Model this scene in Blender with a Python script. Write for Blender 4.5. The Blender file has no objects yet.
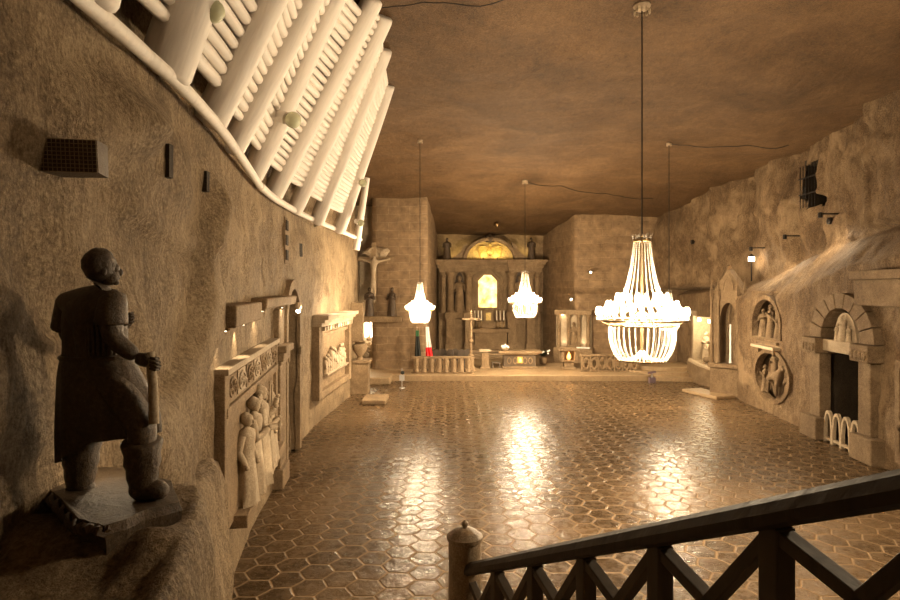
import bpy, bmesh, math, random
from mathutils import Vector, Matrix, noise
random.seed(7)
SC = bpy.context.scene
COL = SC.collection
PI = math.pi
V = Vector

# ------------------------------------------------------------------ camera, world, exposure
cam_d = bpy.data.cameras.new('camera')
cam_d.sensor_width = 36.0
cam_d.lens = 24.0
cam_d.shift_y = -10.0 / 900.0
cam_d.clip_start = 0.05
cam = bpy.data.objects.new('camera', cam_d)
cam.location = (0, 0, 5.0)
cam.rotation_euler = (PI / 2, 0, 0)
COL.objects.link(cam)
SC.camera = cam
w = bpy.data.worlds.new('cave_air')
SC.world = w
w.use_nodes = True
w.node_tree.nodes['Background'].inputs[0].default_value = (1.0, 0.72, 0.42, 1)
w.node_tree.nodes['Background'].inputs[1].default_value = 0.02
SC.view_settings.view_transform = 'Standard'
SC.view_settings.look = 'None'
SC.view_settings.gamma = 1.0
SC.view_settings.use_curve_mapping = False
SC.view_settings.exposure = 0.5
LAMP = 1.0           # one factor on every lamp of the hall
WARM = (1.0, 0.77, 0.49)

# ------------------------------------------------------------------ helpers
def P(px, py, d):
    return V(((px - 450) / 600 * d, d, 5 + (290 - py) / 600 * d))

def lerp(a, b, t):
    return a + (b - a) * t

def sstep(a, b, x):
    t = min(1, max(0, (x - a) / (b - a)))
    return t * t * (3 - 2 * t)

def table(tab):
    def f(z):
        if z <= tab[0][0]:
            return tab[0][1]
        for (a, b), (c, d) in zip(tab, tab[1:]):
            if z <= c:
                return lerp(b, d, (z - a) / (c - a))
        return tab[-1][1]
    return f

def fbm(p, s=1.0, o=4):
    return noise.fractal(V(p) * s, 1.0, 2.0, o)

def tag(o, label=None, cat=None, group=None, kind=None):
    if label: o['label'] = label
    if cat: o['category'] = cat
    if group: o['group'] = group
    if kind: o['kind'] = kind
    return o

def thing(name, label, cat, loc=(0, 0, 0), rz=0.0, group=None):
    o = bpy.data.objects.new(name, None)
    o.empty_display_size = 0.2
    COL.objects.link(o)
    o.location = loc
    o.rotation_euler = (0, 0, rz)
    return tag(o, label, cat, group)

def kids(o, pool=None):
    return [c for c in o.children]

def copy_tree(o, parent=None):
    c = o.copy()
    COL.objects.link(c)
    if parent: c.parent = parent
    for ch in list(o.children):
        copy_tree(ch, c)
    return c

class MB:
    """collects shapes and links them as ONE mesh object"""
    def __init__(self):
        self.v = []; self.f = []; self.M = Matrix.Identity(4)
    def add(self, vs, fs):
        n = len(self.v)
        self.v += [self.M @ V(p) for p in vs]
        self.f += [tuple(i + n for i in f) for f in fs]
        return self
    def box(self, c, s, rot=None):
        h = [x / 2 for x in s]
        vs = [V((sx * h[0], sy * h[1], sz * h[2])) for sx in (-1, 1) for sy in (-1, 1) for sz in (-1, 1)]
        if rot is not None: vs = [rot @ p for p in vs]
        vs = [p + V(c) for p in vs]
        return self.add(vs, [(0, 1, 3, 2), (4, 6, 7, 5), (0, 4, 5, 1), (2, 3, 7, 6), (0, 2, 6, 4), (1, 5, 7, 3)])
    def bb(self, x0, x1, y0, y1, z0, z1):
        return self.box(((x0 + x1) / 2, (y0 + y1) / 2, (z0 + z1) / 2), (x1 - x0, y1 - y0, z1 - z0))
    def bar(self, a, b, wd, hd, up=(0, 0, 1)):
        a, b = V(a), V(b)
        d = (b - a); L = d.length; d.normalize()
        s = d.cross(V(up)).normalized(); u = s.cross(d)
        R = Matrix((s, d, u)).transposed()
        return self.box((a + b) / 2, (wd, L, hd), R)
    def tube(self, pts, r, seg=8, cap=True, sx=1.0):
        pts = [V(p) for p in pts]
        n = len(pts)
        rs = r if isinstance(r, (list, tuple)) else [r] * n
        vs = []; fs = []
        prev = None
        for i, p in enumerate(pts):
            t = (pts[min(i + 1, n - 1)] - pts[max(i - 1, 0)])
            if t.length < 1e-9: t = V((0, 0, 1))
            t.normalize()
            if prev is None:
                ref = V((0, 1, 0)) if abs(t.y) < 0.9 else V((1, 0, 0))
            else:
                ref = prev
            s = ref - t * ref.dot(t)
            if s.length < 1e-6: s = t.orthogonal()
            s.normalize(); prev = s
            u = t.cross(s)
            for k in range(seg):
                a = 2 * PI * k / seg
                vs.append(p + s * (math.cos(a) * rs[i] * sx) + u * (math.sin(a) * rs[i]))
        for i in range(n - 1):
            for k in range(seg):
                k2 = (k + 1) % seg
                fs.append((i * seg + k, i * seg + k2, (i + 1) * seg + k2, (i + 1) * seg + k))
        if cap:
            fs.append(tuple(range(seg - 1, -1, -1)))
            fs.append(tuple((n - 1) * seg + k for k in range(seg)))
        return self.add(vs, fs)
    def lathe(self, prof, c=(0, 0, 0), seg=16, sx=1.0, sy=1.0, fold=0, fa=0.0):
        vs = []; fs = []
        n = len(prof)
        for (r, z) in prof:
            for k in range(seg):
                a = 2 * PI * k / seg
                q = r * (1 + fa * math.cos(fold * a)) if fold else r
                vs.append(V((math.cos(a) * q * sx, math.sin(a) * q * sy, z)) + V(c))
        for i in range(n - 1):
            for k in range(seg):
                k2 = (k + 1) % seg
                fs.append((i * seg + k, i * seg + k2, (i + 1) * seg + k2, (i + 1) * seg + k))
        fs.append(tuple(range(seg - 1, -1, -1)))
        fs.append(tuple((n - 1) * seg + k for k in range(seg)))
        return self.add(vs, fs)
    def ball(self, c, r, seg=10, rings=7, sc=(1, 1, 1)):
        prof = [(max(1e-4, r * math.sin(PI * i / rings)), -r * math.cos(PI * i / rings)) for i in range(rings + 1)]
        vs = []; fs = []
        for (q, z) in prof:
            for k in range(seg):
                a = 2 * PI * k / seg
                vs.append(V((math.cos(a) * q * sc[0], math.sin(a) * q * sc[1], z * sc[2])) + V(c))
        for i in range(rings):
            for k in range(seg):
                k2 = (k + 1) % seg
                fs.append((i * seg + k, i * seg + k2, (i + 1) * seg + k2, (i + 1) * seg + k))
        return self.add(vs, fs)
    def prism(self, poly, y0, y1):
        """poly in x,z; extruded along y"""
        n = len(poly)
        vs = [(x, y0, z) for x, z in poly] + [(x, y1, z) for x, z in poly]
        fs = [tuple(range(n)), tuple(range(2 * n - 1, n - 1, -1))]
        for i in range(n):
            j = (i + 1) % n
            fs.append((i, n + i, n + j, j))
        return self.add(vs, fs)
    def ring(self, outer, inner, y0, y1):
        """open arch band between two x,z polylines of equal length"""
        n = len(outer)
        vs = []
        for y in (y0, y1):
            vs += [(x, y, z) for x, z in outer] + [(x, y, z) for x, z in inner]
        fs = []
        for i in range(n - 1):
            o, q = i, n + i
            fs.append((o, q, q + 1, o + 1))
            fs.append((2 * n + o, 2 * n + o + 1, 2 * n + q + 1, 2 * n + q))
            fs.append((o, o + 1, 2 * n + o + 1, 2 * n + o))
            fs.append((q, 2 * n + q, 2 * n + q + 1, q + 1))
        fs.append((0, 2 * n, 3 * n, n))
        fs.append((n - 1, 2 * n - 1, 4 * n - 1, 3 * n - 1))
        return self.add(vs, fs)
    def build(self, name, mat, parent=None, smooth=None, bevel=0.0, loc=None, rough=0.0, rs=3.0):
        me = bpy.data.meshes.new(name)
        vs = self.v
        if rough:
            vs = [p + V((noise.noise(p * rs), noise.noise(p * rs + V((9, 3, 1))), noise.noise(p * rs + V((2, 7, 5))))) * rough for p in vs]
        me.from_pydata([tuple(p) for p in vs], [], self.f)
        bm = bmesh.new(); bm.from_mesh(me)
        bmesh.ops.recalc_face_normals(bm, faces=bm.faces)
        bm.to_mesh(me); bm.free()
        me.materials.append(mat)
        if smooth:
            for p in me.polygons: p.use_smooth = True
            try: me.set_sharp_from_angle(angle=math.radians(smooth if smooth > 1 else 45))
            except Exception: pass
        o = bpy.data.objects.new(name, me)
        COL.objects.link(o)
        if parent: o.parent = parent
        if loc is not None: o.location = loc
        if bevel:
            b = o.modifiers.new('bevel', 'BEVEL'); b.width = bevel; b.segments = 2; b.limit_method = 'ANGLE'
        return o

def sheet(name, f, us, vs, mat, skip=None, kind='structure', label=None, cat=None, parent=None):
    vv = []; ff = []
    nv = len(vs)
    for a in us:
        for b in vs:
            vv.append(tuple(f(a, b)))
    for i in range(len(us) - 1):
        for j in range(nv - 1):
            if skip and skip((us[i] + us[i + 1]) / 2, (vs[j] + vs[j + 1]) / 2): continue
            ff.append((i * nv + j, (i + 1) * nv + j, (i + 1) * nv + j + 1, i * nv + j + 1))
    me = bpy.data.meshes.new(name)
    me.from_pydata(vv, [], ff)
    me.materials.append(mat)
    for p in me.polygons: p.use_smooth = True
    o = bpy.data.objects.new(name, me)
    COL.objects.link(o)
    if parent: o.parent = parent
    return tag(o, label, cat, None, kind)

def frange(a, b, n):
    return [a + (b - a) * i / n for i in range(n + 1)]

def skin(name, verts, edges, radii, mat, parent, sub=2, root=0, smooth=True):
    """one continuous skinned figure, evaluated to plain mesh; radii may be (rx, ry)"""
    me = bpy.data.meshes.new(name + '_skel')
    me.from_pydata([tuple(v) for v in verts], edges, [])
    o = bpy.data.objects.new(name, me)
    COL.objects.link(o)
    o.modifiers.new('skin', 'SKIN')
    if not me.skin_vertices:
        return o
    for i, sv in enumerate(me.skin_vertices[0].data):
        r = radii[i]
        sv.radius = r if isinstance(r, (tuple, list)) else (r, r)
        sv.use_root = (i == root)
    s = o.modifiers.new('sub', 'SUBSURF'); s.levels = sub; s.render_levels = sub
    dg = bpy.context.evaluated_depsgraph_get()
    ev = o.evaluated_get(dg)
    m2 = bpy.data.meshes.new_from_object(ev)
    o.modifiers.clear()
    o.data = m2
    m2.name = name
    m2.materials.clear(); m2.materials.append(mat)
    for p in m2.polygons: p.use_smooth = True
    if parent: o.parent = parent
    return o

def arc(cx, cz, a, b, t0, t1, n):
    return [(cx + a * math.cos(lerp(t0, t1, i / n)), cz + b * math.sin(lerp(t0, t1, i / n))) for i in range(n + 1)]

def pointed(cx, hw, z0, h, n=8):
    """gothic pointed arch outline from (cx-hw,z0) over the point to (cx+hw,z0)"""
    L = []
    for i in range(n + 1):
        t = i / n
        L.append((cx - hw * math.cos(t * PI / 2) ** 0.85, z0 + h * math.sin(t * PI / 2) ** 1.15 if t else z0))
    R = [(2 * cx - x, z) for x, z in L[:-1]][::-1]
    return L + R

# ------------------------------------------------------------------ materials
def nt(name):
    m = bpy.data.materials.new(name)
    m.use_nodes = True
    t = m.node_tree
    return m, t, t.nodes['Principled BSDF']

def node(t, ty, **kw):
    n = t.nodes.new(ty)
    for k, v in kw.items():
        if k.startswith('i_'):
            n.inputs[k[2:]].default_value = v
        elif k.startswith('n_'):
            n.inputs[int(k[2:])].default_value = v
        else:
            setattr(n, k, v)
    return n

def ramp(t, stops):
    r = t.nodes.new('ShaderNodeValToRGB')
    e = r.color_ramp.elements
    while len(e) > 1: e.remove(e[0])
    e[0].position = stops[0][0]; e[0].color = (*stops[0][1], 1)
    for p, c in stops[1:]:
        k = e.new(p); k.color = (*c, 1)
    return r

def rock(name, dark, mid, light, scale=1.0, bump=0.5, rough=0.75, streak=(1, 1, 0.42), spec=0.3, vein=0.0, warp=0.0):
    m, t, b = nt(name)
    L = t.links.new
    tc = node(t, 'ShaderNodeTexCoord')
    mp = node(t, 'ShaderNodeMapping')
    mp.inputs['Scale'].default_value = (scale, scale, scale)
    L(tc.outputs['Object'], mp.inputs[0])
    n1 = node(t, 'ShaderNodeTexNoise', i_Scale=0.55, i_Detail=6.0, i_Roughness=0.62, i_Distortion=0.6)
    L(mp.outputs[0], n1.inputs['Vector'])
    ms = node(t, 'ShaderNodeMapping')
    ms.inputs['Scale'].default_value = tuple(s * scale for s in streak)
    ms.inputs['Rotation'].default_value = (0.25, 0.12, 0.0)
    L(tc.outputs['Object'], ms.inputs[0])
    n2 = node(t, 'ShaderNodeTexNoise', i_Scale=6.0, i_Detail=8.0, i_Roughness=0.72, i_Distortion=0.15)
    L(ms.outputs[0], n2.inputs['Vector'])
    n3 = node(t, 'ShaderNodeTexNoise', i_Scale=24.0, i_Detail=5.0, i_Roughness=0.75)
    L(mp.outputs[0], n3.inputs['Vector'])
    mx = node(t, 'ShaderNodeMath', operation='MULTIPLY_ADD', n_1=0.45)
    L(n2.outputs[0], mx.inputs[0])
    m0 = node(t, 'ShaderNodeMath', operation='MULTIPLY', n_1=0.55)
    L(n1.outputs[0], m0.inputs[0]); L(m0.outputs[0], mx.inputs[2])
    r = ramp(t, [(0.34, dark), (0.5, mid), (0.66, light)])
    m9 = node(t, 'ShaderNodeMath', operation='MULTIPLY_ADD', n_1=0.85, n_2=-0.425)
    L(n3.outputs[0], m9.inputs[0])
    m8 = node(t, 'ShaderNodeMath', operation='ADD')
    L(mx.outputs[0], m8.inputs[0]); L(m9.outputs[0], m8.inputs[1])
    L(m8.outputs[0], r.inputs[0])
    out = r.outputs[0]
    if vein:
        n5 = node(t, 'ShaderNodeTexNoise', i_Scale=0.42, i_Detail=9.0, i_Roughness=0.68, i_Distortion=0.5)
        L(mp.outputs[0], n5.inputs['Vector'])
        mr = node(t, 'ShaderNodeMapRange'); mr.inputs[1].default_value = 0.53; mr.inputs[2].default_value = 0.62; mr.inputs[4].default_value = vein
        L(n5.outputs[0], mr.inputs[0])
        mv_ = node(t, 'ShaderNodeMix', data_type='RGBA'); mv_.inputs[7].default_value = (*[min(1, x * 1.25) for x in light], 1)
        L(mr.outputs[0], mv_.inputs[0]); L(r.outputs[0], mv_.inputs[6])
        out = mv_.outputs[2]
    L(out, b.inputs['Base Color'])
    h = node(t, 'ShaderNodeMath', operation='MULTIPLY_ADD', n_1=0.35)
    L(n3.outputs[0], h.inputs[0]); L(n2.outputs[0], h.inputs[2])
    bp = node(t, 'ShaderNodeBump', i_Strength=min(1.0, bump * 1.25), i_Distance=0.16)
    L(h.outputs[0], bp.inputs['Height'])
    L(bp.outputs[0], b.inputs['Normal'])
    b.inputs['Roughness'].default_value = rough
    b.inputs['Specular IOR Level'].default_value = spec
    return m

def plain(name, c, rough=0.6, metal=0.0, bump=0.0, bscale=20.0, var=0.15, spec=0.4):
    m, t, b = nt(name)
    L = t.links.new
    tc = node(t, 'ShaderNodeTexCoord')
    n = node(t, 'ShaderNodeTexNoise', i_Scale=bscale, i_Detail=4.0)
    L(tc.outputs['Object'], n.inputs['Vector'])
    r = ramp(t, [(0.3, tuple(x * (1 - var) for x in c)), (0.7, tuple(min(1, x * (1 + var)) for x in c))])
    L(n.outputs[0], r.inputs[0]); L(r.outputs[0], b.inputs['Base Color'])
    b.inputs['Roughness'].default_value = rough
    b.inputs['Metallic'].default_value = metal
    b.inputs['Specular IOR Level'].default_value = spec
    if bump:
        bp = node(t, 'ShaderNodeBump', i_Strength=bump, i_Distance=0.03)
        L(n.outputs[0], bp.inputs['Height']); L(bp.outputs[0], b.inputs['Normal'])
    return m

def glow(name, c, s):
    m, t, b = nt(name)
    b.inputs['Base Color'].default_value = (*c, 1)
    b.inputs['Emission Color'].default_value = (*c, 1)
    b.inputs['Emission Strength'].default_value = s
    return m

def timber(name, c, grain=0.12):
    m, t, b = nt(name)
    L = t.links.new
    tc = node(t, 'ShaderNodeTexCoord')
    mp = node(t, 'ShaderNodeMapping'); mp.inputs['Scale'].default_value = (9, 9, 1.2)
    L(tc.outputs['Object'], mp.inputs[0])
    n = node(t, 'ShaderNodeTexNoise', i_Scale=1.6, i_Detail=5.0, i_Distortion=0.5)
    L(mp.outputs[0], n.inputs['Vector'])
    r = ramp(t, [(0.25, tuple(x * (1 - grain * 2.2) for x in c)), (0.5, c), (0.8, tuple(min(1, x * (1 + grain * .6)) for x in c))])
    L(n.outputs[0], r.inputs[0]); L(r.outputs[0], b.inputs['Base Color'])
    bp = node(t, 'ShaderNodeBump', i_Strength=0.25, i_Distance=0.02)
    L(n.outputs[0], bp.inputs['Height']); L(bp.outputs[0], b.inputs['Normal'])
    b.inputs['Roughness'].default_value = 0.65
    return m

def brickmat(name, c1, c2, mortar):
    m, t, b = nt(name)
    L = t.links.new
    tc = node(t, 'ShaderNodeTexCoord')
    sp = node(t, 'ShaderNodeSeparateXYZ'); L(tc.outputs['Object'], sp.inputs[0])
    ad = node(t, 'ShaderNodeMath', operation='ADD'); L(sp.outputs[0], ad.inputs[0]); L(sp.outputs[1], ad.inputs[1])
    nz = node(t, 'ShaderNodeTexNoise', i_Scale=1.2, i_Detail=3.0); L(tc.outputs['Object'], nz.inputs['Vector'])
    wz = node(t, 'ShaderNodeMath', operation='MULTIPLY_ADD', n_1=0.22); L(nz.outputs[0], wz.inputs[0]); L(sp.outputs[2], wz.inputs[2])
    cb = node(t, 'ShaderNodeCombineXYZ'); L(ad.outputs[0], cb.inputs[0]); L(wz.outputs[0], cb.inputs[1])
    br = node(t, 'ShaderNodeTexBrick', i_Scale=1.0)
    br.inputs['Color1'].default_value = (*c1, 1); br.inputs['Color2'].default_value = (*c2, 1); br.inputs['Mortar'].default_value = (*mortar, 1)
    br.inputs['Mortar Size'].default_value = 0.025; br.inputs['Brick Width'].default_value = 1.25; br.inputs['Row Height'].default_value = 0.48
    br.inputs['Mortar Smooth'].default_value = 0.6
    L(cb.outputs[0], br.inputs['Vector'])
    n2 = node(t, 'ShaderNodeTexNoise', i_Scale=2.5, i_Detail=6.0, i_Roughness=0.7); L(tc.outputs['Object'], n2.inputs['Vector'])
    r = ramp(t, [(0.32, (0.62, 0.6, 0.58)), (0.68, (1.25, 1.22, 1.18))]); L(n2.outputs[0], r.inputs[0])
    mx = node(t, 'ShaderNodeMix', data_type='RGBA', blend_type='MULTIPLY'); mx.inputs[0].default_value = 1.0
    L(br.outputs[0], mx.inputs[6]); L(r.outputs[0], mx.inputs[7])
    L(mx.outputs[2], b.inputs['Base Color'])
    bp = node(t, 'ShaderNodeBump', i_Strength=0.6, i_Distance=0.08)
    L(n2.outputs[0], bp.inputs['Height'])
    bp2 = node(t, 'ShaderNodeBump', i_Strength=0.5, i_Distance=0.05, invert=True)
    L(br.outputs['Fac'], bp2.inputs['Height']); L(bp.outputs[0], bp2.inputs['Normal'])
    L(bp2.outputs[0], b.inputs['Normal'])
    b.inputs['Roughness'].default_value = 0.75
    b.inputs['Specular IOR Level'].default_value = 0.3
    return m

def hexfloor(name):
    m, t, b = nt(name)
    L = t.links.new
    tc = node(t, 'ShaderNodeTexCoord')
    wn = node(t, 'ShaderNodeTexNoise', i_Scale=0.8, i_Detail=3.0); L(tc.outputs['Object'], wn.inputs['Vector'])
    wv = node(t, 'ShaderNodeVectorMath', operation='MULTIPLY_ADD'); wv.inputs[1].default_value = (0.2, 0.2, 0)
    L(wn.outputs['Color'], wv.inputs[0]); L(tc.outputs['Object'], wv.inputs[2])
    sc = node(t, 'ShaderNodeVectorMath', operation='MULTIPLY'); sc.inputs[1].default_value = (1 / 0.55, 1 / 0.55, 0)
    L(wv.outputs[0], sc.inputs[0])
    off = node(t, 'ShaderNodeVectorMath', operation='ADD'); off.inputs[1].default_value = (50.0, 50.0, 0)
    L(sc.outputs[0], off.inputs[0])
    R = (1.7320508, 1.0, 1.0); H = (0.8660254, 0.5, 0.0)
    def cell(shift):
        s = off
        if shift:
            s = node(t, 'ShaderNodeVectorMath', operation='SUBTRACT'); s.inputs[1].default_value = H
            L(off.outputs[0], s.inputs[0])
        d = node(t, 'ShaderNodeVectorMath', operation='DIVIDE'); d.inputs[1].default_value = R
        L(s.outputs[0], d.inputs[0])
        fr = node(t, 'ShaderNodeVectorMath', operation='FRACTION'); L(d.outputs[0], fr.inputs[0])
        mu = node(t, 'ShaderNodeVectorMath', operation='MULTIPLY'); mu.inputs[1].default_value = (R[0], R[1], 0)
        L(fr.outputs[0], mu.inputs[0])
        sb = node(t, 'ShaderNodeVectorMath', operation='SUBTRACT'); sb.inputs[1].default_value = H
        L(mu.outputs[0], sb.inputs[0])
        ln = node(t, 'ShaderNodeVectorMath', operation='LENGTH'); L(sb.outputs[0], ln.inputs[0])
        return sb, ln
    a, la = cell(False); c, lc = cell(True)
    lt = node(t, 'ShaderNodeMath', operation='LESS_THAN'); L(la.outputs['Value'], lt.inputs[0]); L(lc.outputs['Value'], lt.inputs[1])
    mv = node(t, 'ShaderNodeMix', data_type='VECTOR'); L(lt.outputs[0], mv.inputs[0]); L(c.outputs[0], mv.inputs[4]); L(a.outputs[0], mv.inputs[5])
    ab = node(t, 'ShaderNodeVectorMath', operation='ABSOLUTE'); L(mv.outputs[1], ab.inputs[0])
    dt = node(t, 'ShaderNodeVectorMath', operation='DOT_PRODUCT'); dt.inputs[1].default_value = (0.8660254, 0.5, 0)
    L(ab.outputs[0], dt.inputs[0])
    sy = node(t, 'ShaderNodeSeparateXYZ'); L(ab.outputs[0], sy.inputs[0])
    mxx = node(t, 'ShaderNodeMath', operation='MAXIMUM'); L(dt.outputs['Value'], mxx.inputs[0]); L(sy.outputs[1], mxx.inputs[1])
    ed = node(t, 'ShaderNodeMath', operation='SUBTRACT', n_0=0.5); L(mxx.outputs[0], ed.inputs[1])      # distance to the joint
    jr = node(t, 'ShaderNodeMapRange'); jr.inputs[1].default_value = 0.01; jr.inputs[2].default_value = 0.06
    L(ed.outputs[0], jr.inputs[0])
    # worn, pale ways across the floor
    n1 = node(t, 'ShaderNodeTexNoise', i_Scale=0.22, i_Detail=4.0, i_Roughness=0.55, i_Distortion=0.8); L(tc.outputs['Object'], n1.inputs['Vector'])
    wr = ramp(t, [(0.46, (0, 0, 0)), (0.62, (1, 1, 1))]); L(n1.outputs[0], wr.inputs[0])
    n2 = node(t, 'ShaderNodeTexNoise', i_Scale=5.0, i_Detail=6.0, i_Roughness=0.7); L(tc.outputs['Object'], n2.inputs['Vector'])
    tile = ramp(t, [(0.3, FLOOR_C[0]), (0.55, FLOOR_C[1]), (0.75, FLOOR_C[2])]); L(n2.outputs[0], tile.inputs[0])
    jm = node(t, 'ShaderNodeMix', data_type='RGBA'); jm.inputs[6].default_value = (*FLOOR_C[3], 1)
    L(jr.outputs[0], jm.inputs[0]); L(tile.outputs[0], jm.inputs[7])
    wm = node(t, 'ShaderNodeMath', operation='MULTIPLY', n_1=0.6); L(wr.outputs[0], wm.inputs[0])
    fm = node(t, 'ShaderNodeMix', data_type='RGBA'); fm.inputs[7].default_value = (*FLOOR_C[4], 1)
    L(wm.outputs[0], fm.inputs[0]); L(jm.outputs[2], fm.inputs[6])
    L(fm.outputs[2], b.inputs['Base Color'])
    rr = node(t, 'ShaderNodeMapRange'); rr.inputs[3].default_value = 0.1; rr.inputs[4].default_value = 0.45
    L(n2.outputs[0], rr.inputs[0])
    rj = node(t, 'ShaderNodeMix', data_type='FLOAT'); rj.inputs[2].default_value = 0.8; L(jr.outputs[0], rj.inputs[0]); L(rr.outputs[0], rj.inputs[3]); L(rj.outputs[0], b.inputs['Roughness'])
    hh = node(t, 'ShaderNodeMath', operation='MULTIPLY_ADD', n_1=0.35); L(n2.outputs[0], hh.inputs[0]); L(jr.outputs[0], hh.inputs[2])
    n4 = node(t, 'ShaderNodeTexNoise', i_Scale=2.6, i_Detail=5.0, i_Roughness=0.65); L(tc.outputs['Object'], n4.inputs['Vector'])
    h4 = node(t, 'ShaderNodeMath', operation='MULTIPLY_ADD', n_1=2.2); L(n4.outputs[0], h4.inputs[0]); L(hh.outputs[0], h4.inputs[2])
    bp = node(t, 'ShaderNodeBump', i_Strength=0.45, i_Distance=0.03); L(h4.outputs[0], bp.inputs['Height']); L(bp.outputs[0], b.inputs['Normal'])
    b.inputs['Specular IOR Level'].default_value = 0.1
    return m

FLOOR_C = [(0.034, 0.02, 0.009), (0.066, 0.041, 0.02), (0.115, 0.074, 0.039), (0.23, 0.155, 0.088), (0.145, 0.093, 0.049)]
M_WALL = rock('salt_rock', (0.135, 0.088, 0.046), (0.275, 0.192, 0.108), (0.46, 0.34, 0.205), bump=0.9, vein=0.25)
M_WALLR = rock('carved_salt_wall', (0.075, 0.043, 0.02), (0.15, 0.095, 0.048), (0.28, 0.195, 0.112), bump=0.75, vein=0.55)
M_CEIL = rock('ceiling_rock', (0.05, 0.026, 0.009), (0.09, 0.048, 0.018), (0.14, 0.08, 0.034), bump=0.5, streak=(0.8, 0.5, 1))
M_STONE = rock('carved_salt', (0.13, 0.085, 0.045), (0.225, 0.153, 0.085), (0.35, 0.25, 0.148), scale=2.0, bump=0.4, streak=(1, 1, 1))
M_STONER = rock('brown_carved_salt', (0.095, 0.06, 0.031), (0.165, 0.11, 0.06), (0.26, 0.183, 0.107), scale=2.0, bump=0.45, streak=(1, 1, 1))
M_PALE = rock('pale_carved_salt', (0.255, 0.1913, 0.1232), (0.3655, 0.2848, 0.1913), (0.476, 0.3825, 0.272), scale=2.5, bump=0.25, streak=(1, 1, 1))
M_DARKSALT = rock('dark_salt', (0.028, 0.016, 0.008), (0.056, 0.0336, 0.016), (0.104, 0.064, 0.032), scale=2.0, bump=0.3, rough=0.5, spec=0.5)
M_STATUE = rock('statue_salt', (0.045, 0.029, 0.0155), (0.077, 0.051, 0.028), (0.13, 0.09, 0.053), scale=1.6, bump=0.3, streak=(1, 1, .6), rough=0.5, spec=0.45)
M_VOID = rock('shade_dark_rock', (0.02, 0.013, 0.007), (0.035, 0.023, 0.012), (0.05, 0.035, 0.02), bump=0.4)  # rock colour darkened to stand for the shade inside openings
M_BRICK = brickmat('salt_blocks', (0.1955, 0.1318, 0.0748), (0.2295, 0.1573, 0.0909), (0.2805, 0.204, 0.1275))
M_BRICKR = brickmat('rough_salt_blocks', (0.19, 0.125, 0.068), (0.22, 0.148, 0.083), (0.245, 0.17, 0.1))
M_FLOOR = hexfloor('hexagonal_salt_paving')
M_PLAT = rock('sanctuary_salt_floor', (0.1872, 0.1224, 0.0648), (0.2592, 0.18, 0.1008), (0.3312, 0.2376, 0.144), bump=0.15, rough=0.45)
M_LOG = timber('whitewashed_timber', (0.72, 0.665, 0.6), 0.06)
M_RAIL = timber('dark_oiled_wood', (0.085, 0.062, 0.04), 0.22)
M_RAILTOP = timber('dark_polished_handrail', (0.042, 0.027, 0.015), 0.2)
M_NEWEL = rock('newel_wood', (0.2, 0.145, 0.09), (0.34, 0.255, 0.165), (0.5, 0.39, 0.265), scale=3, bump=0.2, rough=0.5)
M_BULB = glow('lit_bulb', (1.0, 0.86, 0.62), 22.0)
M_CRYS = plain('salt_crystal', (0.35, 0.325, 0.28), 0.2, 0, 0, 30, 0.05, 0.8)
_t = M_CRYS.node_tree; _tr = _t.nodes.new('ShaderNodeBsdfTransparent'); _mx = _t.nodes.new('ShaderNodeMixShader'); _mx.inputs[0].default_value = 0.42
_t.links.new(_t.nodes['Principled BSDF'].outputs[0], _mx.inputs[2]); _t.links.new(_tr.outputs[0], _mx.inputs[1]); _t.links.new(_mx.outputs[0], _t.nodes['Material Output'].inputs[0])
M_BRASS = plain('bronze_fitting', (0.20, 0.13, 0.06), 0.4, 0.8)
M_IRON = plain('dark_iron', (0.02, 0.015, 0.012), 0.5, 0.5)
M_CABLE = plain('black_cable', (0.012, 0.008, 0.006), 0.6)
M_GLOBE = plain('greenish_glass_globe', (0.52, 0.53, 0.36), 0.25, 0, 0, 8, 0.1)
M_AMBER = glow('amber_picture_light', (1.0, 0.75, 0.26), 2.2)
M_FLAME = glow('orange_lamp', (1.0, 0.45, 0.10), 3.5)
M_LAMPW = glow('white_lamp', (1.0, 0.85, 0.6), 14.0)
M_GOLD = plain('gilded_salt', (0.52, 0.36, 0.10), 0.45, 0.15, 0.4, 9, 0.3)
M_WHITE = plain('white_cloth', (0.85, 0.82, 0.78), 0.8)
M_RED = plain('red_cloth', (0.9, 0.02, 0.03), 0.8)
M_BLACK = plain('black_cloth', (0.012, 0.014, 0.012), 0.8)
M_GREEN = plain('green_cloth', (0.03, 0.12, 0.05), 0.8)
M_LEAF = plain('dark_leaves', (0.02, 0.03, 0.012), 0.7, 0, 0, 20, .4)
M_GREY = plain('grey_metal', (0.42, 0.42, 0.43), 0.4, 0.5)
M_VIOLET = plain('dull_violet', (0.10, 0.07, 0.085), 0.6)
M_CANDLE = plain('candle_wax', (0.8, 0.72, 0.55), 0.5)

def point(name, loc, power, r=0.15, col=WARM, parent=None):
    l = bpy.data.lights.new(name, 'POINT')
    l.energy = power * LAMP; l.shadow_soft_size = r; l.color = col
    o = bpy.data.objects.new(name, l); COL.objects.link(o); o.location = loc
    if parent: o.parent = parent
    return o
def spot(name, loc, target, power, ang=70, r=0.08, col=WARM, parent=None, blend=0.6):
    l = bpy.data.lights.new(name, 'SPOT')
    l.energy = power * LAMP; l.shadow_soft_size = r; l.color = col
    l.spot_size = math.radians(ang); l.spot_blend = blend
    o = bpy.data.objects.new(name, l); COL.objects.link(o); o.location = loc
    o.rotation_euler = (V(target) - V(loc)).to_track_quat('-Z', 'Y').to_euler()
    if parent: o.parent = parent
    return o

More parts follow.
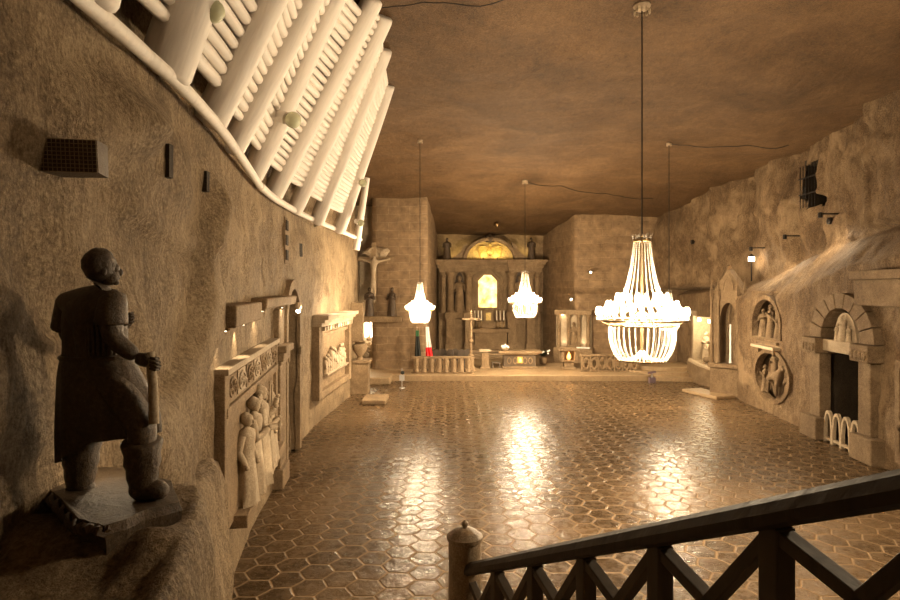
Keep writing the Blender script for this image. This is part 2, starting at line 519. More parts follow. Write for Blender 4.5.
# ------------------------------------------------------------------ the setting
XL = table([(-3, -2.9), (1, -2.95), (4, -3.0), (6.5, -3.2), (8.5, -3.46), (10, -3.72), (12.5, -4.15), (15, -4.45), (18, -4.75), (22, -5.0), (27, -4.77), (30, -4.85), (33, -5.25), (37, -5.6)])
XR = table([(-3, 11.0), (10, 11.7), (16.7, 12.3), (21.4, 12.7), (27.3, 13.2), (31, 13.6), (36, 14.2), (40, 14.6)])
CB = table([(-4, 6.2), (28, 6.2), (33, 5.85), (36, 5.35), (40, 4.9), (44, 4.2), (48, 3.9)])

def ceil_z(x, z):
    b = 5 + CB(z) - 0.3 * sstep(8, 15, x) + 0.25 * (1 - sstep(-2, 1.5, x)) * sstep(8, 12, z) * (1 - sstep(22, 28, z))
    return b + 0.16 * fbm((x, z, 3.0), 0.22, 4) + 0.05 * fbm((x, z, 8.0), 1.1, 3)

HTOP = table([(22.3, 7.3), (25, 11.8)])
def left_pt(z, h):
    x = XL(z); xb = x
    near = (1 - sstep(8.6, 9.2, z))
    x += 0.14 * fbm((z, h, 1.7), 0.35, 5) + 0.07 * fbm((z, h, 4.1), 1.3, 5) + .05 * (.5 - abs(noise.noise((z * 1.1 + h * .5, h * .9 - z * .3, 5.5)))) + .022 * noise.noise((z * 6, h * 4, 1.1))
    # rock swell and cut ledges of the near wall
    near *= 1 - .95 * sstep(2.6, 3.2, z) * (1 - sstep(5.2, 6.0, z)) * (1 - sstep(5.6, 6.6, h))
    x += near * 0.26 * sstep(-0.05, 0.2, noise.noise((z * 0.5, h * 0.55 - z * 0.25, 2.0)))
    x += 0.13 * sstep(0.0, 0.08, noise.noise((z * 0.22 + 5, h * 0.5 + z * 0.14, 7.0))) * (0.3 + 0.7 * near)
    flat = 1 - .85 * max(sstep(6.5, 7.1, h) * (1 - sstep(7.5, 8, h)), (sstep(8.7, 9.1, z) - sstep(14.9, 15.3, z)) * (1 - sstep(4.2, 4.6, h)), (sstep(21.2, 21.6, z) - sstep(27.3, 27.7, z)) * (1 - sstep(4.3, 4.7, h)))
    x = xb + (x - xb) * flat
    if z > 23: x -= 0.25 * sstep(7.3, 9, h) * sstep(23, 25, z)
    return V((x, z, h))

NICHE_L = (16.65, 18.6, 0.05, 5.05)     # the tall dark doorway in the left wall: z0, z1, floor, top
def in_niche_l(z, h):
    z0, z1, a, b = NICHE_L
    if not (z0 < z < z1 and h < b): return False
    hw = (z1 - z0) / 2; zc = (z0 + z1) / 2
    if h < b - hw: return True
    return ((z - zc) / hw) ** 2 + ((h - b + hw) / hw) ** 2 < 1

zs = frange(-10, 9, 110) + frange(9, 20, 92)[1:] + frange(20, 36.8, 90)[1:]
ts = frange(0, 1, 70)
wl = sheet('wall_left', lambda z, t: left_pt(z, t * HTOP(z)), zs, ts, M_WALL,
           skip=lambda z, t: in_niche_l(z, t * HTOP(z)), label='rough hewn brown salt wall on the side of the miner statue', cat='wall')
# the recess of the doorway
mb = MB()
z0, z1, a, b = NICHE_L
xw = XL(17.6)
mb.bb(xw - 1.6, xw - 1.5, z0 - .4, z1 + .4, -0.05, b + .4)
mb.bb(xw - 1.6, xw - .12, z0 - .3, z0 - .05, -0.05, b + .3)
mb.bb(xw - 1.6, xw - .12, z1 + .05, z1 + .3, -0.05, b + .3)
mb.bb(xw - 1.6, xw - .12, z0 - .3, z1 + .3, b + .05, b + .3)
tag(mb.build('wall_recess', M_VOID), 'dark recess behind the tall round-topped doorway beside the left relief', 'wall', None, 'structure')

# rock above the left wall, behind the white timbering
def back_pt(z, t):
    p0 = V((XL(z) - 0.12, z, 7.25)); p1 = V((-2.35, z - 1.8 * sstep(8, 14, z), 12.3))
    p = p0.lerp(p1, t)
    return p + V((-0.28 * sstep(0, .2, t) - 0.10 * fbm((z, t * 6, 0.3), 0.8, 4), 0, 0))
sheet('wall_rockface', back_pt, frange(-10, 25, 140), frange(0, 1, 22), M_WALL, label='bare rock showing between the feet of the white beams', cat='wall')

# ceiling
EDGE = table([(17.5, -2.3), (23.3, -5.0), (25, -5.8), (38, -6.6)])
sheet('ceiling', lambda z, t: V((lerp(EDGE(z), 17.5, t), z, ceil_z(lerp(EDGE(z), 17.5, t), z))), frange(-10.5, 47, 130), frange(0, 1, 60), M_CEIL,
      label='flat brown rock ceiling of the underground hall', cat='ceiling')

# right wall: low wall, slanting shelf, upper wall set back
HL = table([(10, 6.2), (14, 6.1), (17, 5.85), (19, 5.75), (22.5, 4.75), (27, 4.6), (31, 4.9), (40, 4.6)])
HU = table([(10, 7.4), (16, 7.1), (18.3, 7.0), (22.7, 6.5), (26, 5.8), (29.8, 5.15), (40, 4.95)])
def right_pt(z, s):
    n = 0.10 * fbm((z, s * 11, 2.2), 0.4, 5) + 0.07 * fbm((z, s * 11, 6.2), 1.5, 5)
    x0 = XR(z)
    if s <= 0.45:
        h = HL(z) * s / 0.45
        return V((x0 + n, z, h))
    if s <= 0.6:
        t = (s - 0.45) / 0.15
        return V((x0 + 1.4 * t + n * 1.5, z, lerp(HL(z), HU(z), t) + 0.10 * math.sin(t * PI)))
    t = (s - 0.6) / 0.4
    h = lerp(HU(z), 11.9, t)
    off = 0.0
    if z < 19.3: off = -0.7
    elif z < 22.9: off = 0.0
    elif z < 26: off = 0.12 + (0.38 if (h < 8.75 and 22.5 < z < 25.8) else 0)
    elif z < 29.3: off = -0.08
    else: off = 0.35
    off *= sstep(0.0, 0.04, t)
    off += 0.10 * sstep(0.02, .06, noise.noise((z * .33, h * .4, 3.3))) - .08 * sstep(.1, .14, noise.noise((z * .5 + 9, h * .35, 8.8)))
    if 31.4 < z < 33.2: off -= .3
    if z > 30: off -= (z - 30) * .36
    return V((x0 + 1.4 + off + 2.2 * n + 0.25 * sstep(8.5, 11, h), z, h))

PORT = (17.95, 19.9, 0.1, 4.45)
NU = (23.4, 25.9, 3.0, 4.65)
def hit_right(px, py):
    zz = 16.0
    while zz < 39:
        h = 5 + (290 - py) / 600 * zz
        s_ = .6 + .4 * (h - HU(zz)) / (11.9 - HU(zz)) if h > HU(zz) else .45 * h / HL(zz)
        if 0 <= s_ <= 1 and right_pt(zz, s_).x < (px - 450) / 600 * zz: return V(((px - 450) / 600 * zz, zz, h))
        zz += .03
    return P(px, py, 38)
WQ = hit_right(806, 185)
def arch_in(z, h, q, k=1.0):
    z0, z1, a, b = q
    hw = (z1 - z0) / 2; zc = (z0 + z1) / 2
    if not (z0 < z < z1 and a < h < b): return False
    if h < b - hw * k: return True
    return abs((z - zc) / hw) ** 2 + abs((h - b + hw * k) / (hw * k)) ** 2 < 1
def right_skip(z, s):
    p = right_pt(z, s)
    if s < 0.45:
        if arch_in(z, p.z, (17.8, 20.05, -1, 4.5)): return True
        if arch_in(z, p.z, NU, 0.8): return True
        zz = (z - 24.1) / 1.5; hh = (p.z - 1.55) / 0.98
        if zz * zz + hh * hh < 0.9: return True
        if 31.5 < z < 34.4 and 0.95 < p.z < 3.55: return True
    elif s > 0.6:
        if abs(z - WQ.y) < .62 and abs(p.z - WQ.z) < .86: return True
    return False
zr = frange(-10, 15, 70) + frange(15, 28, 150)[1:] + frange(28, 40, 80)[1:]
sr = frange(0, .45, 52) + frange(.45, .6, 12)[1:] + frange(.6, 1, 50)[1:]
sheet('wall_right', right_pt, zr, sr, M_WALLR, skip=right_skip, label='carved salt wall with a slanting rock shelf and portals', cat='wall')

def box_recess(name, z0, z1, h0, h1, depth, label, mat, xoff=0.0):
    m = MB()
    xa = min(XR(z0), XR(z1)) + xoff - 0.0; xb = max(XR(z0), XR(z1)) + xoff + depth
    xa += 0.3
    m.bb(xb, xb + .1, z0 - .3, z1 + .3, h0 - .3, h1 + .3)
    m.bb(xa, xb, z0 - .25, z0 - .02, h0 - .3, h1 + .3); m.bb(xa, xb, z1 + .02, z1 + .25, h0 - .3, h1 + .3)
    m.bb(xa, xb, z0 - .3, z1 + .3, h1 + .02, h1 + .3); m.bb(xa, xb, z0 - .3, z1 + .3, h0 - .3, h0 - .02)
    return tag(m.build(name, mat, rough=.02), label, 'wall', None, 'structure')
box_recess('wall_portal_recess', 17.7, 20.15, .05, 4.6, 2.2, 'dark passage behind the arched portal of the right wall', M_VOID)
box_recess('wall_niche_recess', 23.4, 25.9, 3.0, 4.65, .55, 'shallow recess holding the upper group of figures', M_WALLR)
box_recess('wall_medallion_recess', 22.55, 25.65, .55, 2.55, .4, 'shallow oval recess below the narrow pale shelf', M_WALLR)
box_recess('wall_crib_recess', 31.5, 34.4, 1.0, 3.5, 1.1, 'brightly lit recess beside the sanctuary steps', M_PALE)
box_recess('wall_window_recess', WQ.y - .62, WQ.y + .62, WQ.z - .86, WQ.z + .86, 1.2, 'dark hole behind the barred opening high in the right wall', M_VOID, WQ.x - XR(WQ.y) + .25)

# floor, sanctuary, back walls
mb = MB().add([(-8, -10.5, 0), (19, -10.5, 0), (19, 36, 0), (-8, 36, 0)], [(0, 1, 2, 3)])
tag(mb.build('floor', M_FLOOR), 'glossy floor of hexagonal salt tiles', 'floor', None, 'structure')
mb = MB(); mb.bb(-6.5, 11.2, 33, 46, -.2, .3)
tag(mb.build('floor_sanctuary', M_PLAT, bevel=.04), 'raised pale floor of the sanctuary behind one low step', 'floor', None, 'structure')

def wall_sheet(name, pts, h0, h1, mat, label, n=40, rough=0.08, nh=40, extra=lambda h: 0.0):
    ds = [0]
    for p, q in zip(pts, pts[1:]): ds.append(ds[-1] + (V(q) - V(p)).length)
    us = []
    for a_, b_ in zip(ds, ds[1:]): us += frange(a_, b_, max(3, int((b_ - a_) / ds[-1] * n)))[(1 if us else 0):]
    def f(u, h):
        for i in range(len(pts) - 1):
            if u <= ds[i + 1] + 1e-6:
                t = (u - ds[i]) / (ds[i + 1] - ds[i]); x = lerp(pts[i][0], pts[i + 1][0], t); y = lerp(pts[i][1], pts[i + 1][1], t); break
        k = fbm((x, y, h), .5, 5) * rough * 1.6
        return V((x + k * .6, y + k + extra(h), h))
    return sheet(name, f, us, frange(h0, h1, nh), mat, label=label, cat='wall')
wall_sheet('wall_back_blocks', [(-4.62, 37.2), (-4.62, 35.6), (-1.35, 35.5), (-.95, 45)], 0, 11.5, M_BRICK, 'wall of squared salt blocks behind the hanging flags', rough=.05)
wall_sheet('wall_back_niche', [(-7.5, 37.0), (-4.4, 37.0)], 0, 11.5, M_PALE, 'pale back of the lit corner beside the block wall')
wall_sheet('wall_back_altar', [(-1.5, 44.9), (7.3, 44.9)], 0, 10, M_STONE, 'rock wall behind the high altar')
wall_sheet('wall_back_right', [(6.9, 45.2), (8.25, 39.7), (16.2, 38.3)], 0, 11.5, M_BRICKR, 'wall of salt blocks behind the stalls', n=70, nh=60, extra=lambda h: -.45 * (1 - sstep(4.7, 4.95, h)))
wall_sheet('wall_rear', [(-5, -10), (15, -10)], 0, 12, M_WALL, 'rock wall at the entrance end of the hall')

# rock ledge below the miner statue
XE = table([(-3, -1.5), (2.5, -1.4), (3.6, -1.55), (4.4, -1.72), (6, -2.5), (9, -3.42)])
HT = table([(-3, 3.2), (3.3, 3.2), (4.0, 3.36), (4.9, 3.4), (6, 2.85), (9, 2.45)])
def ledge_pt(z, t):
    if z > 9.02: zz = 9.02 + (z - 9.02) * .15
    else: zz = z
    x = lerp(-3.35, 0.3, t) + (XE(z) + 1.45)
    k = sstep(XE(z) - .12, XE(z) + .42, x)
    h = lerp(HT(z), -0.3, k) * (1 - sstep(9.02, 9.35, z)) - .3 * sstep(9.02, 9.35, z)
    nn = fbm((x * 1.2, z, h), .9, 5)
    return V((x + .2 * nn * (0.3 + k) + .03 * noise.noise((x * 4, z * 5, h * 6)), zz + .08 * fbm((x, z, h + 4), 1.3, 3), h + .13 * nn + .06 * noise.noise((x * 5, z * 3, h * 3)) + .03 * noise.noise((x * 11, z * 8, h * 3))))
sheet('wall_ledge', ledge_pt, frange(-3, 9.5, 120), frange(0, 1, 80), M_WALL, label='rough rock ledge under the miner statue', cat='ledge')

# ------------------------------------------------------------------ white timbering under the vault
BEAMS = [  # bottom px, py, depth ; top px, depth, top height above camera
    ((84, 2), 4.9, 190, 4.6, 5.6, .24), ((164, 78), 6.5, 292, 6.2, 5.8, .27), ((207, 126), 8.5, 343, 8.0, 5.8, .235), ((229, 152), 10.3, 349, 9.7, 5.9, .225),
    ((250, 178), 12.7, 350, 11.2, 6.1, .235), ((272, 197), 15.0, 374, 12.9, 6.3, .24), ((294, 210), 17.3, 385, 14.1, 6.45, .225), ((317, 222), 19.8, 385, 16.0, 6.45, .235), ((339, 231), 22.5, 389, 18.8, 6.45, .23)]
bl = []
for i, (bp, d0, tx, d1, hy, r) in enumerate(BEAMS):
    a = P(bp[0], bp[1], d0); b = V(((tx - 450) / 600 * d1, d1, 5 + hy))
    bl.append((a, b, r))
ORD = ['cut off by the corner of the picture', 'widest and nearest', 'second in from the widest', 'third in from the widest', 'fourth in from the widest', 'fifth in from the widest, a round lamp beside it', 'third from the far end', 'second from the far end', 'last at the far end, against the bare ceiling']
def log_mesh(L, r, seed, seg=14, bend=.03):
    m = MB()
    T_ = [0, .006, .02] + [k / 12 for k in range(1, 12)] + [.98, .994, 1]
    n = len(T_) - 1
    pts = []; rs = []
    for i in range(n + 1):
        t = T_[i]
        pts.append((bend * r * 6 * noise.noise((t * 2, seed, 0)), bend * r * 6 * noise.noise((t * 2, seed, 5)), t * L))
        e = min(i, n - i)
        rs.append(r * (1.03 - .08 * t + .04 * noise.noise((t * 4, seed, 9))) * (.7, .92, 1)[min(e, 2)])
    m.tube(pts, rs, seg)
    return m
def aim(o, a, b):
    o.location = a
    o.rotation_euler = (b - a).to_track_quat('Z', 'Y').to_euler()
for i, (a, b, r) in enumerate(bl):
    o = log_mesh((b - a).length, r, i * 3.3).build('roof_beam', M_LOG, smooth=60)
    aim(o, a, b)
    tag(o, 'thick whitewashed log beam, ' + ORD[i], 'beam', 'whitewashed log beams under the vault', 'thing')
# poles laid between neighbouring beams, one behind the other up the slope
pole_me = [log_mesh(1.0, .07, 40 + k, 8, .02) for k in range(4)]
BAY = ['between the corner beam and the widest beam', 'between the widest beam and the next', 'in the second gap from the widest beam', 'in the third gap from the widest beam', 'in the fourth gap from the widest beam', 'in the fifth gap from the widest beam', 'in the second gap from the far end', 'in the gap beside the last far beam']
slope_n = V((-1, 0, .55)).normalized()
T1 = [.72, .72, .70, .80, .90, .96, .96, .97]
for i in range(len(bl) - 1):
    a0, b0, r0 = bl[i]; a1, b1, r1 = bl[i + 1]
    L = (b0 - a0).length
    protos = []
    t0 = .13
    n = int((T1[i] - t0) * L / .15)
    for k in range(n):
        t = t0 + (T1[i] - t0) * k / (n - 1)
        p = a0.lerp(b0, t) + slope_n * (r0 * .35); q = a1.lerp(b1, t + .012) + slope_n * (r1 * .30)
        d = (q - p).normalized()
        p = p - d * .02
        q = q - d * (r1 * .8 + .05 * random.random())
        if k < 3:
            o = log_mesh(1.0, .083, i * 10 + k, 8, .02).build('roof_pole', M_LOG, smooth=60)
            protos.append(o)
        else:
            o = protos[k % 3].copy(); COL.objects.link(o)
        aim(o, p, q)
        sc = .9 + .25 * random.random()
        o.scale = (sc, sc, (q - p).length)
        tag(o, 'short whitewashed pole in the tight row ' + BAY[i], 'pole', 'poles ' + BAY[i], 'thing')
# long poles along the foot of the beams
foot = [P(20, -32, 4.2), P(60, 1, 4.76), P(105, 37, 5.4), P(130, 58, 5.9), P(167, 88, 6.6), P(213, 134, 8.6), P(252, 187, 12.6), P(268, 200, 14.6), P(300, 217, 19.0), P(345, 235, 24.4), P(357, 240, 27.5)]
def fp(i0, i1, r, nm, lab):
    pts = [foot[i] + V((.17, 0, 0.02)) for i in range(i0, i1 + 1)]
    fine = []
    for p, q in zip(pts, pts[1:]):
        for k in range(5): fine.append(p.lerp(q, k / 5))
    fine.append(pts[-1])
    for _ in range(4):
        fine = [fine[0]] + [(fine[k - 1] + fine[k] * 2 + fine[k + 1]) / 4 for k in range(1, len(fine) - 1)] + [fine[-1]]
    m = MB(); m.tube(fine, [r * (1 + .05 * noise.noise((k * .7, 0, 0))) for k in range(len(fine))], 10)
    tag(m.build(nm, M_LOG, smooth=60), lab, 'pole', 'sill poles along the foot of the beams', 'thing')
fp(0, 3, .075, 'sill_pole', 'long pale pole along the wall top, nearest piece by the corner')
fp(3, 6, .075, 'sill_pole', 'long pale pole along the wall top under the widest beams')
fp(6, 10, .085, 'sill_pole', 'long pale pole along the wall top under the far beams')
# white prop standing below the last beam
m = MB(); m.tube([P(356, 250, 26), P(361, 215, 26), P(367, 178, 26)], [.16, .15, .13], 10)
tag(m.build('timber_prop', M_LOG, smooth=60), 'slim white prop below the last far beam beside the block wall', 'prop')
# round lamps
for (px, py, d, r, lab) in [(213, 11, 6.5, .125, 'round greenish globe lamp on the widest gap near the picture top'), (293, 120, 11.8, .16, 'round greenish globe lamp midway along the timbering'), (363, 183, 19.5, .13, 'small pale globe lamp on the last beam'), (361, 223, 22, .12, 'small pale globe lamp at the foot of the last beam')]:
    c = P(px, py, d)
    o = thing('globe_lamp', lab, 'lamp', c, 0, 'unlit globe lamps on the timbering')
    m = MB(); m.ball((0, 0, 0), r, 16, 10); m.build('glass_globe', M_GLOBE, o, smooth=60)
    m = MB(); m.tube([(-.9 * r, .3 * r, .3 * r), (-1.9 * r, .6 * r, .7 * r)], [.8 * r, .7 * r], 12); m.build('lamp_socket', M_LOG, o, smooth=40)

# ------------------------------------------------------------------ chandeliers
def beaded(pts, r, n, seg=6):
    """string of n facetted beads along a polyline"""
    pts = [V(p) for p in pts]
    ds = [0]
    for p, q in zip(pts, pts[1:]): ds.append(ds[-1] + (q - p).length)
    def at(s):
        for i in range(len(pts) - 1):
            if s <= ds[i + 1] + 1e-9: return pts[i].lerp(pts[i + 1], (s - ds[i]) / max(1e-9, ds[i + 1] - ds[i]))
        return pts[-1]
    P_, R_ = [], []
    for k in range(n):
        for u, q in ((.02, .25), (.3, .9), (.5, 1.0), (.7, .9)):
            P_.append(at(ds[-1] * (k + u) / n)); R_.append(r * q)
    P_.append(at(ds[-1])); R_.append(r * .25)
    return MB().tube(P_, R_, seg)
def bez(p0, p1, p2, n=10):
    return [V(p0) * (1 - t) ** 2 + V(p1) * 2 * t * (1 - t) + V(p2) * t * t for t in [k / n for k in range(n + 1)]]

CRYSTAL_CACHE = {}
def chandelier(label, hang, ring_z, s, power, rich=1):
    """hang: ceiling point; ring_z: world height of the main ring; s: size factor"""
    root = thing('crystal_chandelier', label, 'chandelier', hang, 0, 'lit crystal chandeliers of the hall')
    dz = ring_z - hang[2]
    def key(nm, fn, mat, par, sm=None):
        k = (nm, round(s, 3))
        if k in CRYSTAL_CACHE:
            o = CRYSTAL_CACHE[k].copy(); COL.objects.link(o)
        else:
            o = fn().build(nm, mat, None, smooth=sm); CRYSTAL_CACHE[k] = o
        o.parent = par
        return o
    Z = dz
    # ceiling rose and cable
    m = MB(); m.lathe([(.04, .05), (.16 * s, 0), (.20 * s, -.09 * s), (.16 * s, -.16 * s), (.05, -.2 * s)], seg=14)
    rose = m.build('ceiling_rose', M_PALE, root, smooth=50)
    m = MB()
    for k in range(10):
        a = 2 * PI * k / 10; m.ball((math.cos(a) * .17 * s, math.sin(a) * .17 * s, -.22 * s), .03 * s, 6, 5, (1, 1, 1.8))
    m.build('rose_drops', M_PALE, rose)
    m = MB(); m.tube([(0, 0, -.1), (0, 0, Z + 1.95 * s)], .016, 6); m.build('cable', M_CABLE, root)
    m = MB(); m.tube([(0, 0, Z + 1.95 * s), (0, 0, Z - .75 * s)], [.03 * s, .035 * s], 8); m.lathe([(.02, Z - .95 * s), (.05 * s, Z - .86 * s), (.03 * s, Z - .75 * s)], seg=10)
    m.build('stem', M_BRASS, root, smooth=50)
    # crown
    m = MB(); m.lathe([(.17 * s, Z + 1.84 * s), (.2 * s, Z + 1.82 * s), (.2 * s, Z + 1.88 * s), (.17 * s, Z + 1.9 * s)], seg=20)
    crown = m.build('crown', M_BRASS, root)
    for k in range(8):
        a = 2 * PI * k / 8
        o = key('crown_point', lambda: MB().add([(-.05 * s, 0, 0), (.05 * s, 0, 0), (.06 * s, .03 * s, .13 * s), (0, .02 * s, .07 * s), (-.06 * s, .03 * s, .13 * s)], [(0, 1, 3), (1, 2, 3), (0, 3, 4)]), M_CRYS, crown)
        o.location = (math.cos(a) * .2 * s, math.sin(a) * .2 * s, Z + 1.87 * s); o.rotation_euler = (0, 0, a - PI / 2)
    # rings
    for r, z, nm in ((.52, .34, 'upper_ring'), (1.0, .02, 'main_ring'), (.72, -.1, 'basket_ring'), (.5, -.9, 'bottom_ring')):
        m = MB(); pts = [(math.cos(2 * PI * k / 32) * r * s, math.sin(2 * PI * k / 32) * r * s, Z + z * s) for k in range(33)]
        m.tube(pts, .022 * s, 6, False); m.build(nm, M_BRASS, root, smooth=60)
    for k in range(8):
        o = key('ring_arm', lambda: MB().tube(bez((.03 * s, 0, .25 * s), (.5 * s, 0, -.3 * s), (1.0 * s, 0, .02 * s)), .014 * s, 6), M_BRASS, root, 60)
        o.location = (0, 0, Z); o.rotation_euler = (0, 0, 2 * PI * k / 8)
    # strands
    for k in range(20):
        o = key('upper_strand', lambda: beaded(bez((.19 * s, 0, 1.82 * s), (.27 * s, 0, .85 * s), (.54 * s, 0, .36 * s)), .016 * s, 32), M_CRYS, root)
        o.location = (0, 0, Z); o.rotation_euler = (0, 0, 2 * PI * k / 20)
    for k in range(32):
        o = key('basket_strand', lambda: beaded(bez((.73 * s, 0, -.1 * s), (.78 * s, 0, -.62 * s), (.52 * s, 0, -.9 * s)), .017 * s, 20), M_CRYS, root)
        o.location = (0, 0, Z); o.rotation_euler = (0, 0, 2 * PI * (k + .5) / 32)
    for k in range(20):
        o = key('swag_strand', lambda: beaded(bez((.51 * s, 0, -.9 * s), (.25 * s, 0, -.97 * s), (.04 * s, 0, -.68 * s)), .019 * s, 12), M_CRYS, root)
        o.location = (0, 0, Z); o.rotation_euler = (0, 0, 2 * PI * (k + .5) / 20)
    # candles
    def cand():
        m = MB(); m.lathe([(.015 * s, 0), (.04 * s, .015 * s), (.02 * s, .03 * s), (.02 * s, .1 * s), (.012 * s, .105 * s)], seg=8); return m
    def bulb():
        m = MB(); m.lathe([(.006 * s, .1 * s), (.034 * s, .14 * s), (.04 * s, .18 * s), (.026 * s, .24 * s), (.004 * s, .29 * s)], seg=8); return m
    for r, z, n in ((1.0, .03, 30), (.56, .35, 18), (.78, .18, 26)):
        for k in range(n):
            a = 2 * PI * k / n
            c = key('candle_holder', cand, M_CRYS, root, 60)
            c.location = (math.cos(a) * r * s, math.sin(a) * r * s, Z + z * s)
            key('bulb', bulb, M_BULB, c, 60)
    point('chandelier_light', (0, 0, Z + .22 * s), power, .42 * s, WARM, root)
    point('basket_light', (0, 0, Z - .35 * s), power * .05, .25 * s, WARM, root)
    return root
def hang_at(px, d, py_ring, s, lab, power):
    x = (px - 450) / 600 * d
    zt = ceil_z(x, d)
    chandelier(lab, (x, d, zt + .02), 5 + (290 - py_ring) / 600 * d, s, power)
hang_at(642, 13.2, 321, .96, 'largest crystal chandelier hanging nearest above the paved floor', 2600)
hang_at(525, 32.0, 303, .86, 'crystal chandelier hanging in front of the high altar', 3700)
hang_at(420, 25.3, 310, .6, 'small crystal chandelier hanging in front of the block wall', 2200)
hang_at(669, 25.3, 318, .58, 'small crystal chandelier half hidden behind the largest one', 2000)
# one more of the same kind, added out of view to light the near wall
chandelier('crystal chandelier added beside the stair, out of the picture, as fill light', (7.6, 6.4, ceil_z(7.6, 6.4) + .02), 6.9, .9, 1500)

# ------------------------------------------------------------------ figures
def robed(name, mat, parent, h=1.7, loc=(0, 0, 0), rz=0.0, arms='clasp', wide=1.0, seed=0, kneel=False, lean=0.0):
    """a carved robed figure as one body: robe with folds, shoulders, neck, head with nose, arms with hands; faces -y"""
    k = h / 1.7
    R = random.Random(seed)
    m = MB()
    if kneel:
        prof = [(.34, 0, .10), (.36, .12, .10), (.30, .32, .06), (.22, .52, 0), (.19, .68, 0), (.22, .86, 0), (.21, .95, 0), (.09, 1.02, -.02), (.065, 1.06, -.03)]
        hz = 1.18
    else:
        prof = [(.27, 0, 0), (.25, .15, 0), (.225, .45, 0), (.215, .75, 0), (.185, .98, 0), (.20, 1.15, 0), (.225, 1.32, 0), (.20, 1.41, 0), (.09, 1.46, 0), (.062, 1.5, 0)]
        hz = 1.61
    seg = 24; vs = []; fs = []
    for i, (r, z, dy) in enumerate(prof):
        f = .10 * max(0, 1 - z / 1.1)
        for q in range(seg):
            a = 2 * PI * q / seg
            rr = r * wide * (1 + f * math.cos(7 * a + seed) + .5 * f * math.cos(11 * a + seed * 2))
            vs.append((math.cos(a) * rr * 1.05 + lean * z * z * .2, math.sin(a) * rr * (.72 if z > .6 else .85) + dy, z))
    for i in range(len(prof) - 1):
        for q in range(seg):
            q2 = (q + 1) % seg
            fs.append((i * seg + q, i * seg + q2, (i + 1) * seg + q2, (i + 1) * seg + q))
    fs.append(tuple(range(seg - 1, -1, -1)))
    m.add(vs, fs)
    lx = lean * hz * hz * .2
    m.ball((lx, -.02 - (.03 if kneel else 0), hz), .115, 12, 9, (.86, 1.0, 1.15))
    m.ball((lx, -.135 - (.03 if kneel else 0), hz - .015), .025, 6, 5, (.7, 1, 1.5))
    m.ball((lx, .02, hz + .03), .12, 12, 8, (.95, 1.0, 1.05))
    sh = 1.34 if not kneel else .9
    for sx in (-1, 1):
        s0 = V((sx * .2 * wide + lx * .8, 0, sh))
        if arms == 'clasp':
            e = V((sx * .27, -.1, sh - .30)); hnd = V((sx * .05, -.27, sh - .17))
        elif arms == 'hold':
            e = V((sx * .29, -.02, sh - .3)); hnd = V((sx * .2, -.27, sh - .2 + (.15 if sx > 0 else -.1)))
        elif arms == 'raise':
            e = V((sx * .36, -.1, sh - .08)); hnd = V((sx * .38, -.2, sh + .24))
        else:
            e = V((sx * .28, .03, sh - .3)); hnd = V((sx * .25, -.1, sh - .55))
        m.tube([s0, s0.lerp(e, .5) + V((sx * .02, 0, 0)), e, e.lerp(hnd, .6), hnd], [.085, .085, .075, .065, .05], 8)
        m.ball(hnd + (hnd - e).normalized() * .05, .048, 7, 5)
    mx = Matrix.Translation(V(loc)) @ Matrix.Rotation(rz, 4, 'Z') @ Matrix.Scale(k, 4)
    m.v = [mx @ p for p in m.v]
    return m.build(name, mat, parent, smooth=70)

def wall_spot(X, z0, z1, side, out=0.0, h=0.0):
    """a place on a side wall: midpoint, and the turn that makes local +x run along the wall and local -y face the hall"""
    a = V((X(z0), z0, h)); b = V((X(z1), z1, h))
    d = (b - a)
    if side == 'L':
        rz = math.atan2(d.y, d.x)
    else:
        rz = math.atan2(-d.y, -d.x)
    n = V((math.sin(rz), -math.cos(rz), 0))
    return (a + b) / 2 + n * out, rz, d.length

# ------------------------------------------------------------------ left wall
# big relief with figures
loc, rz, L = wall_spot(XL, 9.1, 14.75, 'L', .07, 1.15)
root = thing('carved_relief', 'large framed relief with pale standing figures on the left wall, under a lettered frieze', 'relief', loc, rz)
hL = L / 2; H = 2.6
m = MB(); m.bb(-hL, hL, -.02, .25, 0, H); m.build('back_panel', M_STONE, root, rough=.01)
fr = MB(); fr.bb(-hL - .1, -hL + .22, -.1, .1, 0, H); fr.bb(hL - .16, hL + .1, -.1, .1, 0, H); fr.bb(-hL, hL, -.12, .1, H - .72, H - .56)
fr.build('relief_frame', M_STONE, root, bevel=.02)
m = MB(); m.prism([(-hL - .1, H - .05), (hL + .1, H - .05), (hL + .1, H + .06), (-hL - .1, H + .06)], -.15, .1); fz = m.build('frieze_moulding', M_PALE, root, bevel=.015)
m = MB(); m.bb(-hL, hL, -.06, .1, H - .56, H - .05); fz = m.build('frieze', M_STONE, root)
for k in range(7):
    x = -hL + .5 + k * (L - 1.0) / 6
    m = MB(); m.bb(x - .33, x + .33, -.085, -.05, H - .5, H - .1)
    for q in range(5):
        R = random.Random(k * 9 + q)
        m.ball((x - .24 + .12 * q, -.09, H - .3 + R.uniform(-.08, .08)), .055, 6, 5)
    m.ring(arc(x, H - .3, .3, .17, 0, 2 * PI, 12), arc(x, H - .3, .24, .12, 0, 2 * PI, 12), -.11, -.07)
    m.build('frieze_ornament', M_PALE if k % 2 else M_STONE, fz)
m = MB(); m.bb(-hL + .9, hL + .2, -.25, .1, -.14, .08); m.build('relief_sill', M_STONE, root, bevel=.02)
for k, (x, hh, arms, off) in enumerate([(-1.35, 1.55, 'down', 0), (-.75, 1.72, 'clasp', .02), (-.2, 1.85, 'hold', .05), (.3, 1.62, 'raise', 0), (.85, 1.5, 'clasp', .03), (1.4, 1.5, 'down', 0)]):
    robed('relief_figure', M_PALE, root, hh, (x, -.12 - off, .08), (k % 3 - 1) * .25, arms, 1.0, k)
